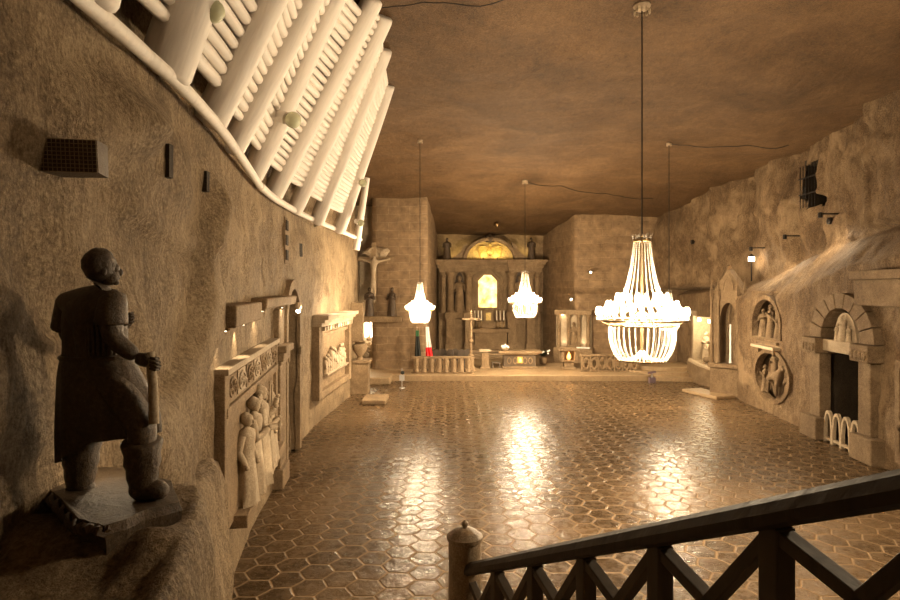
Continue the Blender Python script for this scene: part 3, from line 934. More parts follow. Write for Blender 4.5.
m = MB(); m.tube([(.1, -.25, .1), (.22, -.3, 2.0)], .025, 6); m.tube([(.75, -.22, .6), (.5, -.3, 1.9)], .03, 6); m.build('carved_staff', M_PALE, root)
m = MB()
for sx in (-1, 1):
    for q in range(3): m.tube(bez((-.2, -.16, 1.6), (-.2 + sx * .25, -.25, 1.95), (-.2 + sx * (.38 + .1 * q), -.18, 1.75 - .14 * q), 6), [.02, .05, .05, .045, .04, .03, .01], 6)
m.build('carved_wing', M_PALE, root)

m = MB(); m.lathe([(.05, 0), (.08, .03), (.06, .12)], (-.6, -.22, .08), 10); lo = m.build('added_relief_lamp', M_BRASS, root)  # lamp and spot added to brighten the pale figures
spot('relief_fill_light', (-.6, -1.1, .5), (.1, 0, 1.5), 20, 120, .06, WARM, root)
# pillar beside the doorway
loc, rz, L = wall_spot(XL, 14.95, 15.95, 'L', 0, 0)
root = thing('stone_pilaster', 'squat salt pilaster with flared capital between the big relief and the dark doorway', 'pilaster', loc, rz)
m = MB(); m.bb(-.42, .42, -.2, .3, .5, 3.15); m.build('shaft', M_STONE, root, bevel=.03, rough=.01)
m = MB(); m.bb(-.5, .5, -.28, .3, 0, .5); m.build('plinth', M_STONE, root, bevel=.03)
m = MB()
for (x, y, h0, h1) in ((.46, .24, 3.1, 3.2), (.5, .3, 3.2, 3.42), (.56, .38, 3.42, 3.6)): m.bb(-x, x, -y, .3, h0, h1)
m.build('capital', M_STONE, root, bevel=.03)
m = MB(); m.bb(-.38, .38, -.16, .3, 3.6, 4.5); m.build('upper_shaft', M_STONE, root, bevel=.03)
# surround of the doorway
loc, rz, L = wall_spot(XL, 16.65, 18.6, 'L', .02, .05)
root = thing('doorway_surround', 'carved surround of the tall dark doorway, round arch on top', 'doorway', loc, rz)
hw = L / 2
o_ = [(hw + .28, 0), (hw + .28, 4.0)] + arc(0, 4.0, hw + .28, hw + .28, 0, PI, 14)[1:-1] + [(-hw - .28, 4.0), (-hw - .28, 0)]
i_ = [(hw, 0), (hw, 4.0)] + arc(0, 4.0, hw, hw, 0, PI, 14)[1:-1] + [(-hw, 4.0), (-hw, 0)]
m = MB(); m.ring(o_, i_, -.12, .25); m.build('arch_band', M_STONE, root, bevel=.015)
for sx in (-1, 1):
    m = MB(); m.bb(sx * hw + (-.12 if sx < 0 else .0), sx * hw + (0 if sx < 0 else .3), -.16, .1, 2.95, 3.2); m.bb(sx * hw - .1 + sx * .12, sx * hw + .1 + sx * .12, -.13, .1, 2.6, 2.95); m.build('impost', M_STONE, root, bevel=.02)
def ogee_fence(name, label, loc, rz, L, h, n, mat, group=None):
    root = thing(name, label, 'fence', loc, rz, group)
    w_ = L / n
    for k in range(n):
        x = -L / 2 + w_ * (k + .5)
        m = MB()
        o_ = pointed(x, w_ * .48, h * .45, h * .55, 6); i_ = pointed(x, w_ * .32, h * .45, h * .45, 6)
        m.ring(o_, i_, -.05, .05)
        m.build('pointed_arch', mat, root)
    for k in range(n + 1):
        x = -L / 2 + w_ * k
        m = MB(); m.bb(x - .06, x + .06, -.06, .06, 0, h * .5); m.ball((x, 0, h * .52), .075, 8, 6); m.build('fence_post', mat, root)
    m = MB(); m.bb(-L / 2, L / 2, -.05, .05, h * .08, h * .16); m.build('fence_rail', mat, root)
    return root
p, rz, L = wall_spot(XL, 16.8, 18.45, 'L', -.18, .0)
ogee_fence('carved_fence', 'low carved fence of pointed arches inside the tall left doorway', p, rz, L, 1.25, 3, M_STONE)
p, rz, L = wall_spot(XL, 17.0, 17.2, 'L', -.45, 0)
root = thing('dark_figurine', 'small dark figure standing behind the fence of the left doorway', 'statue', p, rz)
robed('figurine_body', M_DARKSALT, root, 1.75, (0, 0, 0), .3, 'clasp', 1.0, 3)
# projecting blocks with hidden lamps
for (z0, z1, h0, h1, out, lab, nm) in [(8.6, 11.2, 4.45, 4.78, .4, 'long flat stone block projecting from the wall above the large left relief', 'stone_block'), (12.0, 16.3, 4.62, 4.85, .4, 'thin lit stone slab projecting from the wall beside the dark doorway', 'stone_slab')]:
    p, rz, L = wall_spot(XL, z0, z1, 'L', 0, h0)
    root = thing(nm, lab, 'block', p, rz)
    m = MB(); m.bb(-L / 2, L / 2, -out, .3, 0, h1 - h0); m.build('block_body', M_STONE, root, bevel=.03, rough=.03)
    for x in (-L * .32, L * .28):
        m = MB(); m.lathe([(.06, -.1), (.075, -.07), (.05, 0)], (x, -out * .4, 0.03), 10); lo = m.build('spot_lamp', M_BRASS, root)
        m = MB(); m.ball((x, -out * .4, -.05), .03, 8, 6); m.build('lamp_bulb', M_LAMPW, lo)
        spot('block_light', (x, -out * .4, -.1), (x, .12, -.9), 26, 80, .03, WARM, root)
    if nm == 'stone_slab':
        m = MB(); m.lathe([(.05, .0), (.08, -.06), (.1, -.14), (.06, -.2)], (L * .44, -out - .08, .05), 10); lo = m.build('lamp_shade', M_PALE, root)
        m = MB(); m.ball((L * .44, -out - .08, -.18), .06, 8, 6); m.build('lamp_bulb', M_LAMPW, lo)
        point('slab_light', (L * .44, -out - .22, -.12), 9, .06, WARM, root)

# second relief
loc, rz, L = wall_spot(XL, 21.7, 27.2, 'L', .07, 1.0)
root = thing('carved_relief', 'framed relief with a brightly lit cornice further along the left wall', 'relief', loc, rz)
hL = L / 2; H = 3.0
m = MB(); m.bb(-hL, hL, -.02, .35, 0, H); m.build('back_panel', M_STONE, root)
m = MB(); m.bb(-hL - .1, -hL + .35, -.22, .2, 0, H - .3); m.bb(hL - .35, hL + .1, -.22, .2, 0, H - .3); m.bb(-hL, hL, -.2, .1, 0, .25); m.bb(-hL, hL, -.12, .1, .62, .78); m.bb(-hL, hL, -.15, .1, H - .75, H - .62)
m.build('relief_frame', M_STONE, root, bevel=.02)
m = MB()
for (a_, b_, y) in ((H - .34, H - .2, .3), (H - .2, H - .08, .42), (H - .08, H + .08, .55)): m.bb(-hL - .1, hL + .1, -y, .15, a_, b_)
cor = m.build('cornice', M_PALE, root, bevel=.015)
m = MB()
for k in range(12): m.bb(-hL + .2 + k * .44, -hL + .42 + k * .44, -.34, -.2, H - .5, H - .34)
m.build('dentils', M_PALE, cor)
R = random.Random(4)
for k in range(11):
    x = -1.7 + k * .32
    m = MB(); hgt = .45 + R.random() * .45
    m.lathe([(.13, .8), (.12, 1.0), (.14, .8 + hgt * .8), (.05, .8 + hgt)], (x, -.12, 0), 8); m.ball((x, -.16, .85 + hgt), .085, 8, 6); m.tube([(x, -.15, .75 + hgt), (x + R.uniform(-.3, .3), -.24, .7 + hgt * .6)], [.05, .035], 6)
    m.build('supper_figure', M_PALE, root, smooth=60)
m = MB(); m.bb(-1.9, 1.9, -.3, 0, .78, .84); m.build('carved_table', M_PALE, root)
for x in (-1.6, 0, 1.6): spot('cornice_light', (x, -.75, H - .35), (x * .9, 0, H - .9), 32, 120, .05, WARM, root)
for x in (-1.2, 1.2): point('cornice_glow', (x, -.4, H + .35), 34, .09, WARM, root)

# small things set in the left wall
vx = XL(4.6)
root = thing('vent_panel', 'oblong dark wire mesh panel high on the near left wall', 'vent', (vx + .15, 4.45, 5.87), .18)
m = MB(); m.bb(-.27, .27, -.02, .2, 0, .25); m.build('vent_box', M_STATUE, root, rough=.02)
m = MB()
for k in range(19): m.tube([(-.27 + k * .03, -.03, 0), (-.27 + k * .03 - .012, -.03, .25)], .003, 4)
for k in range(9): m.tube([(-.27, -.03, .004 + k * .03), (.27, -.03, .004 + k * .03)], .003, 4)
m.build('wire_mesh', M_PALE, root)
for (px, py0, py1, z, lab) in [(153, 145, 178, 6.2, 'short dark block for a slit in the left wall below the widest beam'), (200, 172, 192, 8.1, 'small dark block for a slit in the left wall below the second beam')]:
    zz = z
    for _ in range(40):
        pxx = 450 + 600 * XL(zz) / zz
        zz += (px - pxx) * .01
    hh = 5 + (290 - py0) / 600 * zz; h2 = 5 + (290 - py1) / 600 * zz
    m = MB(); m.box((0, 0, 0), (.22, .09, hh - h2)); o = m.build('dark_slit_block', M_VOID, None, rough=.02); o.location = (left_pt(zz, (hh + h2) / 2).x - .06, zz, (hh + h2) / 2); tag(o, lab, 'slit')  # solid dark block in place of a shaded slit cut in the wall
root = thing('wall_grille', 'stack of small dark square openings above the tall left doorway', 'grille', (left_pt(17, 6.3).x + .02, 17.0, 5.75), PI / 2 + .1)
for k in range(3):
    m = MB(); m.bb(-.17, .17, -.05, .2, .1 + k * .42, .38 + k * .42); m.build('dark_opening', M_VOID, root)
m = MB(); m.bb(-.22, .22, -.02, .2, 0, 1.3); m.build('grille_plate', M_STONE, root)
m = MB(); m.box((0, 0, 0), (.2, .3, .4)); o = m.build('rock_hole_plug', M_VOID, None, rough=.05); o.location = (left_pt(18.9, 6.25).x - .06, 18.9, 6.25); tag(o, 'dark hollow in the wall above and right of the left doorway', 'hollow')

# ------------------------------------------------------------------ the miner statue
D = 4.3
def S(px, py, d=D): return P(px, py, d)
root = thing('miner_statue', 'dark life-size salt statue of a man seen from behind, standing on the left rock ledge', 'statue', S(112, 498), 0)
base_loc = root.location.copy()
def rel(p): return V(p) - base_loc
vt = [S(98, 376), S(97, 352), S(95, 325), S(93, 303), S(97, 290), S(101, 281, 4.29),  # 0-5 trunk and neck
      S(70, 303, 4.36), S(68, 338, 4.46), S(95, 348, 4.68), S(118, 330, 4.72),          # 6-9 far (left) arm
      S(113, 302, 4.2), S(111, 338, 4.13), S(138, 358, 4.16),                           # 10-12 near (right) arm
      S(84, 384, 4.36), S(82, 432, 4.42), S(80, 480, 4.45), S(92, 494, 4.46),           # 13-16 left leg
      S(114, 386, 4.2), S(143, 424, 4.16), S(141, 458, 4.2), S(143, 487, 4.22), S(168, 492, 4.2)]  # 17-21 right leg
ed = [(0, 1), (1, 2), (2, 3), (3, 4), (4, 5), (3, 6), (6, 7), (7, 8), (8, 9), (3, 10), (10, 11), (11, 12), (0, 13), (13, 14), (14, 15), (15, 16), (0, 17), (17, 18), (18, 19), (19, 20), (20, 21)]
rd = [(.19, .15), (.175, .13), (.2, .14), (.16, .11), .1, .074, .1, .068, .056, .045, .1, .074, .055, .12, .10, .075, .055, .125, .105, .095, .085, .06]
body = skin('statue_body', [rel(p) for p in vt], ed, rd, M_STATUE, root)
# head: skull, jaw, brow, nose, lips, ears, looking to the picture's right
hd = MB()
hc = rel(S(102.5, 269, 4.29))
hd.ball(hc + V((-.012, 0, .02)), .122, 20, 14, (1.02, .86, 1.08))
hd.ball(hc + V((.045, 0, -.055)), .085, 14, 10, (1.0, .8, .95))
hd.ball(hc + V((.085, 0, .005)), .05, 10, 8, (.9, 1.3, 1.0))
hd.ball(hc + V((.125, 0, -.025)), .022, 8, 6, (1.3, .8, 1.5))
hd.ball(hc + V((.112, 0, -.075)), .022, 8, 6, (.8, 1.5, .6))
hd.ball(hc + V((.098, 0, -.112)), .03, 8, 6, (.9, 1.2, .8))
for sy in (-1, 1):
    hd.ball(hc + V((.098, sy * .036, .0)), .016, 8, 6)
    hd.ball(hc + V((.0, sy * .104, -.02)), .03, 10, 8, (.75, .4, 1.3))
hrot = Matrix.Translation(hc) @ Matrix.Rotation(.62, 4, 'Z') @ Matrix.Scale(.86, 4) @ Matrix.Translation(-hc)
hd.v = [hrot @ p for p in hd.v]
head = hd.build('statue_head', M_STATUE, root, smooth=70)
hr = MB(); hr.ball(hc + V((-.022, 0, .035)), .133, 20, 14, (1.0, .9, 1.06))
hr.v = [p + (p - hc).normalized() * .008 * noise.noise(p * 40) for p in hr.v]
hr.v = [p if p.x - hc.x < .085 else p + V((-.03, 0, .012)) for p in hr.v]
hr.v = [hrot @ p for p in hr.v]
hair = hr.build('statue_hair', M_STATUE, head, smooth=70)
# right hand with fingers closed on the handle
def hand(name, wrist, palm_c, grip, par, mat, k=1.0):
    wrist, palm_c, grip = V(wrist), V(palm_c), V(grip)
    d = (palm_c - wrist).normalized(); s = grip.normalized(); n = d.cross(s).normalized()
    m = MB(); m.tube([wrist, palm_c - d * .03 * k, palm_c + d * .02 * k], [.036 * k, .042 * k, .036 * k], 10, True, 1.0)
    for q in range(4):
        b = palm_c + d * .03 * k + s * ((q - 1.5) * .021 * k)
        ln = (.036, .042, .04, .032)[q] * k
        p1 = b + d * ln; p2 = p1 + n * ln * .9 - d * .005; p3 = p2 - d * ln * .9
        m.tube([b - d * .02, b, p1, p2, p3], [.011 * k, .012 * k, .011 * k, .0105 * k, .009 * k], 7)
    tb = palm_c - d * .01 + s * .04 * k
    m.tube([tb - s * .015, tb + n * .03 * k + d * .012, tb + n * .05 * k + d * .035 - s * .015], [.014 * k, .013 * k, .010 * k], 7)
    return m.build(name, mat, par, smooth=60)
hand('statue_hand', rel(S(138, 358, 4.16)), rel(S(148, 361, 4.16)), (0, 0, 1), body, M_STATUE, 1.15)
hand('statue_hand', rel(S(118, 330, 4.72)), rel(S(126, 323, 4.72)), (0, 0, 1), body, M_STATUE, 1.1)
# sleeves, tunic, boots
m = MB(); a_, b_ = rel(S(112, 299, 4.2)), rel(S(111, 324, 4.15)); m.tube([a_ + V((-.02, 0, .05)), a_, a_.lerp(b_, .6), b_, b_ + V((0, 0, -.004))], [.05, .095, .104, .108, .09], 14); m.build('sleeve', M_STATUE, body, smooth=60)
m = MB(); a_, b_ = rel(S(70, 301, 4.36)), rel(S(67, 328, 4.42)); m.tube([a_ + V((.02, 0, .05)), a_, a_.lerp(b_, .6), b_, b_ + V((0, 0, -.004))], [.05, .09, .1, .105, .09], 14); m.build('sleeve', M_STATUE, body, smooth=60)
tun = MB()
rows = [(291, 97, 10, .06, 4.29), (294, 96, 16, .08, 4.29), (298, 95.5, 23, .10, 4.29), (304, 95, 28, .115, 4.29), (312, 94.5, 31, .135, 4.29), (325, 94.5, 31.5, .15, 4.29), (340, 95.5, 31, .15, 4.29), (355, 96, 32, .15, 4.29), (359, 97, 35, .165, 4.29), (370, 99, 39, .18, 4.29), (385, 103, 43, .2, 4.29), (402, 107, 47.5, .215, 4.3), (420, 109.5, 50, .22, 4.3), (434, 110, 49.5, .22, 4.31)]
seg = 44; vs = []; fs = []
for i, (py, cx, hwp, ry, d) in enumerate(rows):
    c = rel(S(cx, py, d)); rx = hwp / 600 * d
    fold = .06 * sstep(355, 430, py); ver = .015 * (1 - sstep(345, 358, py))
    for q in range(seg):
        a = 2 * PI * q / seg
        k = 1 + fold * math.cos(9 * a + .6) + fold * .6 * math.cos(14 * a) + ver * math.cos(22 * a)
        drop = 0
        if i >= 11: drop = -.2 * (i - 10) / 3 * max(0, -math.cos(a)) + (.03 * (i - 10)) * max(0, math.cos(a - .2)) * .2
        vs.append(c + V((math.cos(a) * rx * k, math.sin(a) * ry * k, drop)))
for i in range(len(rows) - 1):
    for q in range(seg):
        q2 = (q + 1) % seg
        fs.append((i * seg + q, i * seg + q2, (i + 1) * seg + q2, (i + 1) * seg + q))
fs.append(tuple(range(seg))); tun.add(vs, fs)
tunic = tun.build('tunic', M_STATUE, root, smooth=60)
md = tunic.modifiers.new('s', 'SUBSURF'); md.levels = 1; md.render_levels = 1
m = MB(); c = rel(S(96.5, 357, 4.29))
m.tube([c + V((math.cos(2 * PI * k / 28) * .238, math.sin(2 * PI * k / 28) * .165, 0)) for k in range(29)], .018, 6, False); m.build('belt_cord', M_STATUE, tunic, smooth=60)
# panel of long pleats on the back
m = MB()
for k in range(9):
    x = 76 + k * 4.2
    m.tube([rel(S(x, 312 + abs(k - 4) * .4, 4.16)) + V((0, .006 * abs(k - 4) ** 1.5 - .02, 0)), rel(S(x + .3, 335, 4.115)) + V((0, .007 * abs(k - 4) ** 1.5, 0)), rel(S(x + .8, 356, 4.12)) + V((0, .007 * abs(k - 4) ** 1.5, 0))], .011, 6)
m.build('back_pleats', M_STATUE, tunic, smooth=60)
for nm, (ax, ay, ad), (bx, by, bd), (tx, ty, td) in (('boot', (142, 440, 4.18), (143, 484, 4.22), (167, 492, 4.2)), ('boot', (82, 440, 4.43), (80, 484, 4.45), (94, 497, 4.46))):
    A, B, T = rel(S(ax, ay, ad)), rel(S(bx, by, bd)), rel(S(tx, ty, td))
    m = MB()
    m.tube([A, A.lerp(B, .06), A.lerp(B, .3), A.lerp(B, .5), A.lerp(B, .62), A.lerp(B, .8), B], [.125, .138, .118, .122, .108, .106, .09], 14)
    B2 = B + V((0, 0, -.03)); T2 = V((T.x, T.y, B2.z - .01))
    m.tube([B2 - V((.075, 0, 0)), B2 - V((.03, 0, 0)), B2.lerp(T2, .4), B2.lerp(T2, .8), T2], [.055, .082, .075, .06, .035], 12)
    m.build(nm, M_STATUE, root, smooth=60)
# hammer handle held under the right hand
m = MB(); m.tube([rel(S(150, 352, 4.15)), rel(S(153, 385, 4.15)), rel(S(154, 424, 4.12))], [.03, .032, .034], 10)
m.build('tool_handle', M_PALE, root, smooth=60)
# rock base the figure stands on, with a twisted rope border
m = MB()
top = [S(44, 487, 4.62), S(70, 468, 4.95), S(130, 462, 5.0), S(172, 482, 4.62), S(180, 497, 4.2), S(105, 528, 3.78), S(80, 520, 3.85)]
zt = 5 + (290 - 498) / 600 * 4.25
poly = [(p.x - base_loc.x, p.y - base_loc.y) for p in top]
n = len(poly); vs = []
for (kk, h) in ((1.0, zt), (1.04, zt - .06), (.98, zt - .2), (.95, zt - .55)):
    for (x, y) in poly: vs.append((x * kk, y * kk, h - base_loc.z))
fs = [tuple(range(n))] + [(i * n + q, i * n + (q + 1) % n, (i + 1) * n + (q + 1) % n, (i + 1) * n + q) for i in range(3) for q in range(n)]
m.add(vs, fs)
bs = m.build('statue_base', M_STATUE, root)
bm = bmesh.new(); bm.from_mesh(bs.data); bmesh.ops.subdivide_edges(bm, edges=bm.edges[:], cuts=3, use_grid_fill=True)
for v in bm.verts: v.co += V((noise.noise(v.co * 4), noise.noise(v.co * 4 + V((5, 5, 5))), .6 * noise.noise(v.co * 5 + V((1, 7, 2))))) * .035
bm.to_mesh(bs.data); bm.free()
m = MB()
edge = [V((poly[6][0] * 1.05, poly[6][1] * 1.05, 0)), V((poly[0][0] * 1.04, poly[0][1] * 1.04, 0)), V((poly[1][0], poly[1][1], 0))]
edge = [V((poly[5][0], poly[5][1], 0))] + edge
path = []
for p, q in zip(edge, edge[1:]):
    for k in range(16): path.append(p.lerp(q, k / 16))
for sgn in (0, PI):
    m.tube([p + V((.02 * math.sin(i * 1.3 + sgn), .02 * math.sin(i * 1.3 + sgn), zt - base_loc.z - .05 + .024 * math.cos(i * 1.3 + sgn))) for i, p in enumerate(path)], .026, 6)
m.build('rope_border', M_DARKSALT, root, smooth=60)
point('statue_lamp', rel(S(112, 440, 4.75)), 4.0, .05, WARM, root)

# ------------------------------------------------------------------ sanctuary: high altar
ZA = 43.6; KX = ZA / 600
cx_ = (490 - 450) * KX
root = thing('high_altar', 'tall carved salt altarpiece with columns and a glowing golden picture at the far end', 'altarpiece', (cx_, ZA, .3), 0)
def AX(px): return (px - 490) * KX
def AZ(py): return 4.7 + (290 - py) * KX
m = MB(); m.bb(AX(439), AX(541), .25, .9, 0, AZ(268)); m.build('back_slab', M_STONE, root, rough=.02)
cor = MB()
for (y, a_, b_, o) in ((.35, 272, 268, 0), (.5, 268, 265, .12), (.65, 265, 262.5, .25), (.8, 262.5, 260, .38)): cor.bb(AX(439) - o, AX(474) + o * .3, -y, .8, AZ(a_), AZ(b_)); cor.bb(AX(508) - o * .3, AX(541) + o, -y, .8, AZ(a_), AZ(b_)); cor.bb(AX(474), AX(508), -y + .3, .8, AZ(a_), AZ(b_))
cor.build('cornice', M_STONE, root, bevel=.02)
def column(px, r, z0, z1, y, par):
    m = MB(); x = AX(px)
    m.lathe([(r * 1.5, z0), (r * 1.5, z0 + .08), (r * 1.15, z0 + .16), (r, z0 + .22), (r * .88, z1 - .4), (r * 1.05, z1 - .36), (r * .95, z1 - .3), (r * 1.5, z1 - .08), (r * 1.7, z1 - .06), (r * 1.7, z1)], (x, y, 0), 18)
    return m.build('column', M_STONE, par, smooth=40)
for px, r, y in ((443.5, .2, -.05), (450.5, .25, -.28), (469, .27, -.3), (511, .27, -.3), (530, .25, -.28), (537, .2, -.05)):
    column(px, r, AZ(313), AZ(272), y, root)
for px in (450.5, 469, 511, 530):
    m = MB(); x = AX(px)
    m.bb(x - .36, x + .36, -.68, .3, AZ(350), AZ(343)); m.bb(x - .3, x + .3, -.6, .3, AZ(343), AZ(318)); m.bb(x - .4, x + .4, -.72, .3, AZ(318), AZ(312.5))
    m.build('pedestal', M_STONE, root, bevel=.03)
for px, sd in ((459.5, 1), (520, 2)):
    m = MB(); o_ = pointed(AX(px), .46, AZ(310), 2.75, 7); m.prism(o_, .22, .24); m.build('niche_back', M_DARKSALT, root)
    robed('niche_statue', M_STONE, root, 2.55, (AX(px), -.05, AZ(312)), 0, 'hold', .9, sd)
    m = MB(); m.bb(AX(px) - .42, AX(px) + .42, -.42, .3, AZ(318), AZ(312)); m.build('statue_bracket', M_STONE, root, bevel=.03)
# picture with stepped frame
def octo(x0, x1, z0, z1, c): return [(x0, z0), (x0, z1 - c), (x0 + c, z1), (x1 - c, z1), (x1, z1 - c), (x1, z0)]
for (o, c, y0, y1, mt) in ((0.62, .75, -.02, .3, M_STONE), (.42, .66, -.12, .3, M_STONE), (.24, .56, -.22, .3, M_STONE)):
    a_ = octo(AX(478.5) - o, AX(497) + o, AZ(309), AZ(275) + o, c); b_ = octo(AX(478.5) - o + .16, AX(497) + o - .16, AZ(309), AZ(275) + o - .16, c * .85)
    m = MB(); m.ring(a_, b_, y0, y1); m.build('picture_frame', mt, root)
m = MB(); m.prism(octo(AX(478.5), AX(497), AZ(307.5), AZ(275), .42), .1, .16); pic = m.build('glowing_picture', M_AMBER, root)
tag(pic, 'glowing golden picture with a faint figure')
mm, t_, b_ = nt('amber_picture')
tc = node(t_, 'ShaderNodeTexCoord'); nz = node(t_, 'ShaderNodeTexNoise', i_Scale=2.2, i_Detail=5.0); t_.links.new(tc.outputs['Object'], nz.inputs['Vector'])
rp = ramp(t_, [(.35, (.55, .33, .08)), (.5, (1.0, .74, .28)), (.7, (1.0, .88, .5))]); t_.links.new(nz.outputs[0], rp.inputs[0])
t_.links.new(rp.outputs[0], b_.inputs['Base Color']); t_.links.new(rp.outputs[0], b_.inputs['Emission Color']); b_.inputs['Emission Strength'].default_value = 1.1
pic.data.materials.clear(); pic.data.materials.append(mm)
# lower altar: predella, shelf, tabernacle, candles
m = MB(); m.bb(AX(474), AX(506), -.75, .3, AZ(352), AZ(332)); m.bb(AX(471), AX(509), -1.0, .3, AZ(332), AZ(328)); m.bb(AX(476), AX(504), -.45, .3, AZ(328), AZ(321)); m.build('altar_block', M_STONE, root, bevel=.03)
m = MB(); m.bb(AX(483), AX(493), -.5, .1, AZ(322), AZ(311)); m.prism([(AX(482), AZ(311)), (AX(494), AZ(311)), (AX(488), AZ(307.5))], -.55, .1); tb = m.build('tabernacle', M_STONE, root, bevel=.02)
m = MB(); m.bb(AX(485.5), AX(490.5), -.53, -.5, AZ(320), AZ(312.5)); m.build('tabernacle_door', M_GOLD, tb)
for px in (474.5, 478, 481, 496, 499.5, 503):
    m = MB(); x = AX(px); z0 = AZ(327.5); m.lathe([(.12, z0), (.04, z0 + .1), (.03, z0 + .5), (.09, z0 + .55)], (x, -.62, 0), 10); cs = m.build('candlestick', M_BRASS, root)
    m = MB(); m.lathe([(.045, z0 + .55), (.04, z0 + 1.25)], (x, -.62, 0), 8); m.build('candle', M_CANDLE, cs)
m = MB()
for k in range(3): m.bb(AX(466 - 4 * k), AX(514 + 4 * k), -1.5 - .5 * k, .3, 0, .48 - .16 * k)
m.build('altar_steps', M_PLAT, root, bevel=.02)
# pediment
pt = [(AX(472), AZ(260)), (AX(508), AZ(260))]
a_ = arc(AX(490), AZ(260), 1.95, 1.62, 0, PI, 20); b_ = arc(AX(490), AZ(260), 1.7, 1.38, 0, PI, 20)
m = MB(); m.ring(a_, b_, -.35, .3); m.build('pediment_arch', M_STONE, root, bevel=.02)
m = MB(); m.prism(b_, .1, .25); pf = m.build('pediment_panel', M_GOLD, root)
m = MB(); c = V((AX(490), 0, AZ(251)))
m.ball(c, .32, 12, 8, (.8, .5, 1.2)); m.ball(c + V((0, -.1, .45)), .14, 10, 8)
for sx in (-1, 1):
    for q in range(5): m.tube(bez(c + V((sx * .15, 0, .2)), c + V((sx * .7, -.1, .55 - .1 * q)), c + V((sx * (1.0 - .08 * q), 0, .15 - .18 * q)), 5), [.06, .09, .09, .07, .05, .02], 6)
m.build('carved_eagle', M_GOLD, pf, smooth=60)
m = MB(); c = V((AX(490), 0, AZ(239))); m.lathe([(.32, -.25), (.42, .0), (.3, .12), (.12, .3), (.03, .42)], c, 12)
for k in range(6): m.ball(c + V((math.cos(k) * .3, math.sin(k) * .3, .18)), .09, 6, 5)
m.build('pediment_crest', M_DARKSALT, root, smooth=60)
for sx in (-1, 1):
    m = MB(); x0 = AX(490) + sx * 1.95
    m.prism([(x0, AZ(260)), (x0 + sx * 1.15, AZ(260)), (x0 + sx * .7, AZ(257)), (x0 + sx * .25, AZ(252)), (x0 - sx * .05, AZ(245)), (x0 - sx * .4, AZ(242))], -.1, .3)
    m.build('volute', M_STONE, root)
for px, sd in ((447, 5), (531, 6)):
    robed('crowning_statue', M_DARKSALT, root, 1.55, (AX(px), -.2, AZ(260)), 0, 'hold', 1.15, sd)
for px, tx, pw in ((458.5, 457.5, 34), (483, 482, 22), (497, 498, 22), (522, 523, 34)):
    ly = -.55 if 470 < px < 510 else .62
    m = MB(); m.lathe([(.05, AZ(260)), (.07, AZ(260) + .12), (.05, AZ(260) + .16)], (AX(px), ly, 0), 8); lo = m.build('cornice_lamp', M_BRASS, root)
    spot('cornice_uplight', (AX(px), ly, AZ(260) + .25), (AX(tx), ly + .9, AZ(246)), pw * 1.5, 120, .06, (1, .74, .28), root)
# lit rock behind the crown of the altar
# lamp hanging before the altar
d_ = 41.0; hx = (497 - 450) / 600 * d_
root = thing('hanging_lamp', 'small sanctuary lamp on a thin cord high before the altarpiece', 'lamp', (hx, d_, ceil_z(hx, d_)), 0)
zb = 5 + (290 - 222) / 600 * d_ - root.location.z
m = MB(); m.tube([(0, 0, .1), (0, 0, zb)], .025, 6); m.build('cord', M_CABLE, root)
m = MB(); m.lathe([(.04, zb), (.16, zb - .08), (.2, zb - .2), (.05, zb - .42)], seg=12); m.build('lamp_bowl', M_BRASS, root, smooth=60)

# altar table with lamp, flowers and cloth
ZT = 36.4
def at(px, py, z): return P(px, py, z)
root = thing('altar_table', 'broad stone altar table with an orange lamp glowing in its front', 'altar', ((519.5 - 450) / 600 * ZT, ZT, .3), 0)
m = MB(); m.bb(-1.3, 1.3, -.5, .5, .88, 1.04); m.bb(-1.15, 1.15, -.42, .42, .8, .88); m.build('table_slab', M_STONE, root, bevel=.02)
m = MB(); m.bb(-1.0, .95, -.32, .32, .08, .8); m.build('altar_body', M_STATUE, root, bevel=.02)
m = MB(); m.bb(-1.1, 1.05, -.42, .42, 0, .1); m.build('altar_plinth', M_STONE, root, bevel=.02)
for x in (-.65, -.3, .3, .62):
    m = MB(); m.ring(arc(x, .45, .13, .2, 0, 2 * PI, 14), arc(x, .45, .09, .15, 0, 2 * PI, 14), -.36, -.31); m.build('carved_rosette', M_STONE, root)
m = MB(); m.bb(-.16, .16, -.36, -.3, .3, .68); lm = m.build('lamp_niche', M_GOLD, root)
m = MB(); m.lathe([(.03, .36), (.085, .42), (.08, .5), (.02, .62)], (0, -.42, 0), 10); m.build('lamp_flame', M_FLAME, lm, smooth=60)
point('altar_lamp_light', (0, -.6, .48), 1.6, .06, (1, .45, .12), root)
root = thing('flower_bowl', 'bowl of white flowers on the end of the altar table', 'flowers', (at(505, 350, ZT).x, ZT, 1.34), 0)
m = MB(); m.lathe([(.1, 0), (.2, .04), (.24, .12)], seg=12); m.build('bowl', M_PALE, root)
R = random.Random(3)
for k in range(16):
    a = R.random() * 6.3; r = R.random() * .24
    m = MB(); m.ball((math.cos(a) * r, math.sin(a) * r, .16 + R.random() * .16 * (1.2 - r * 3)), .075, 7, 5, (1, 1, .7)); m.build('blossom', M_WHITE, root)
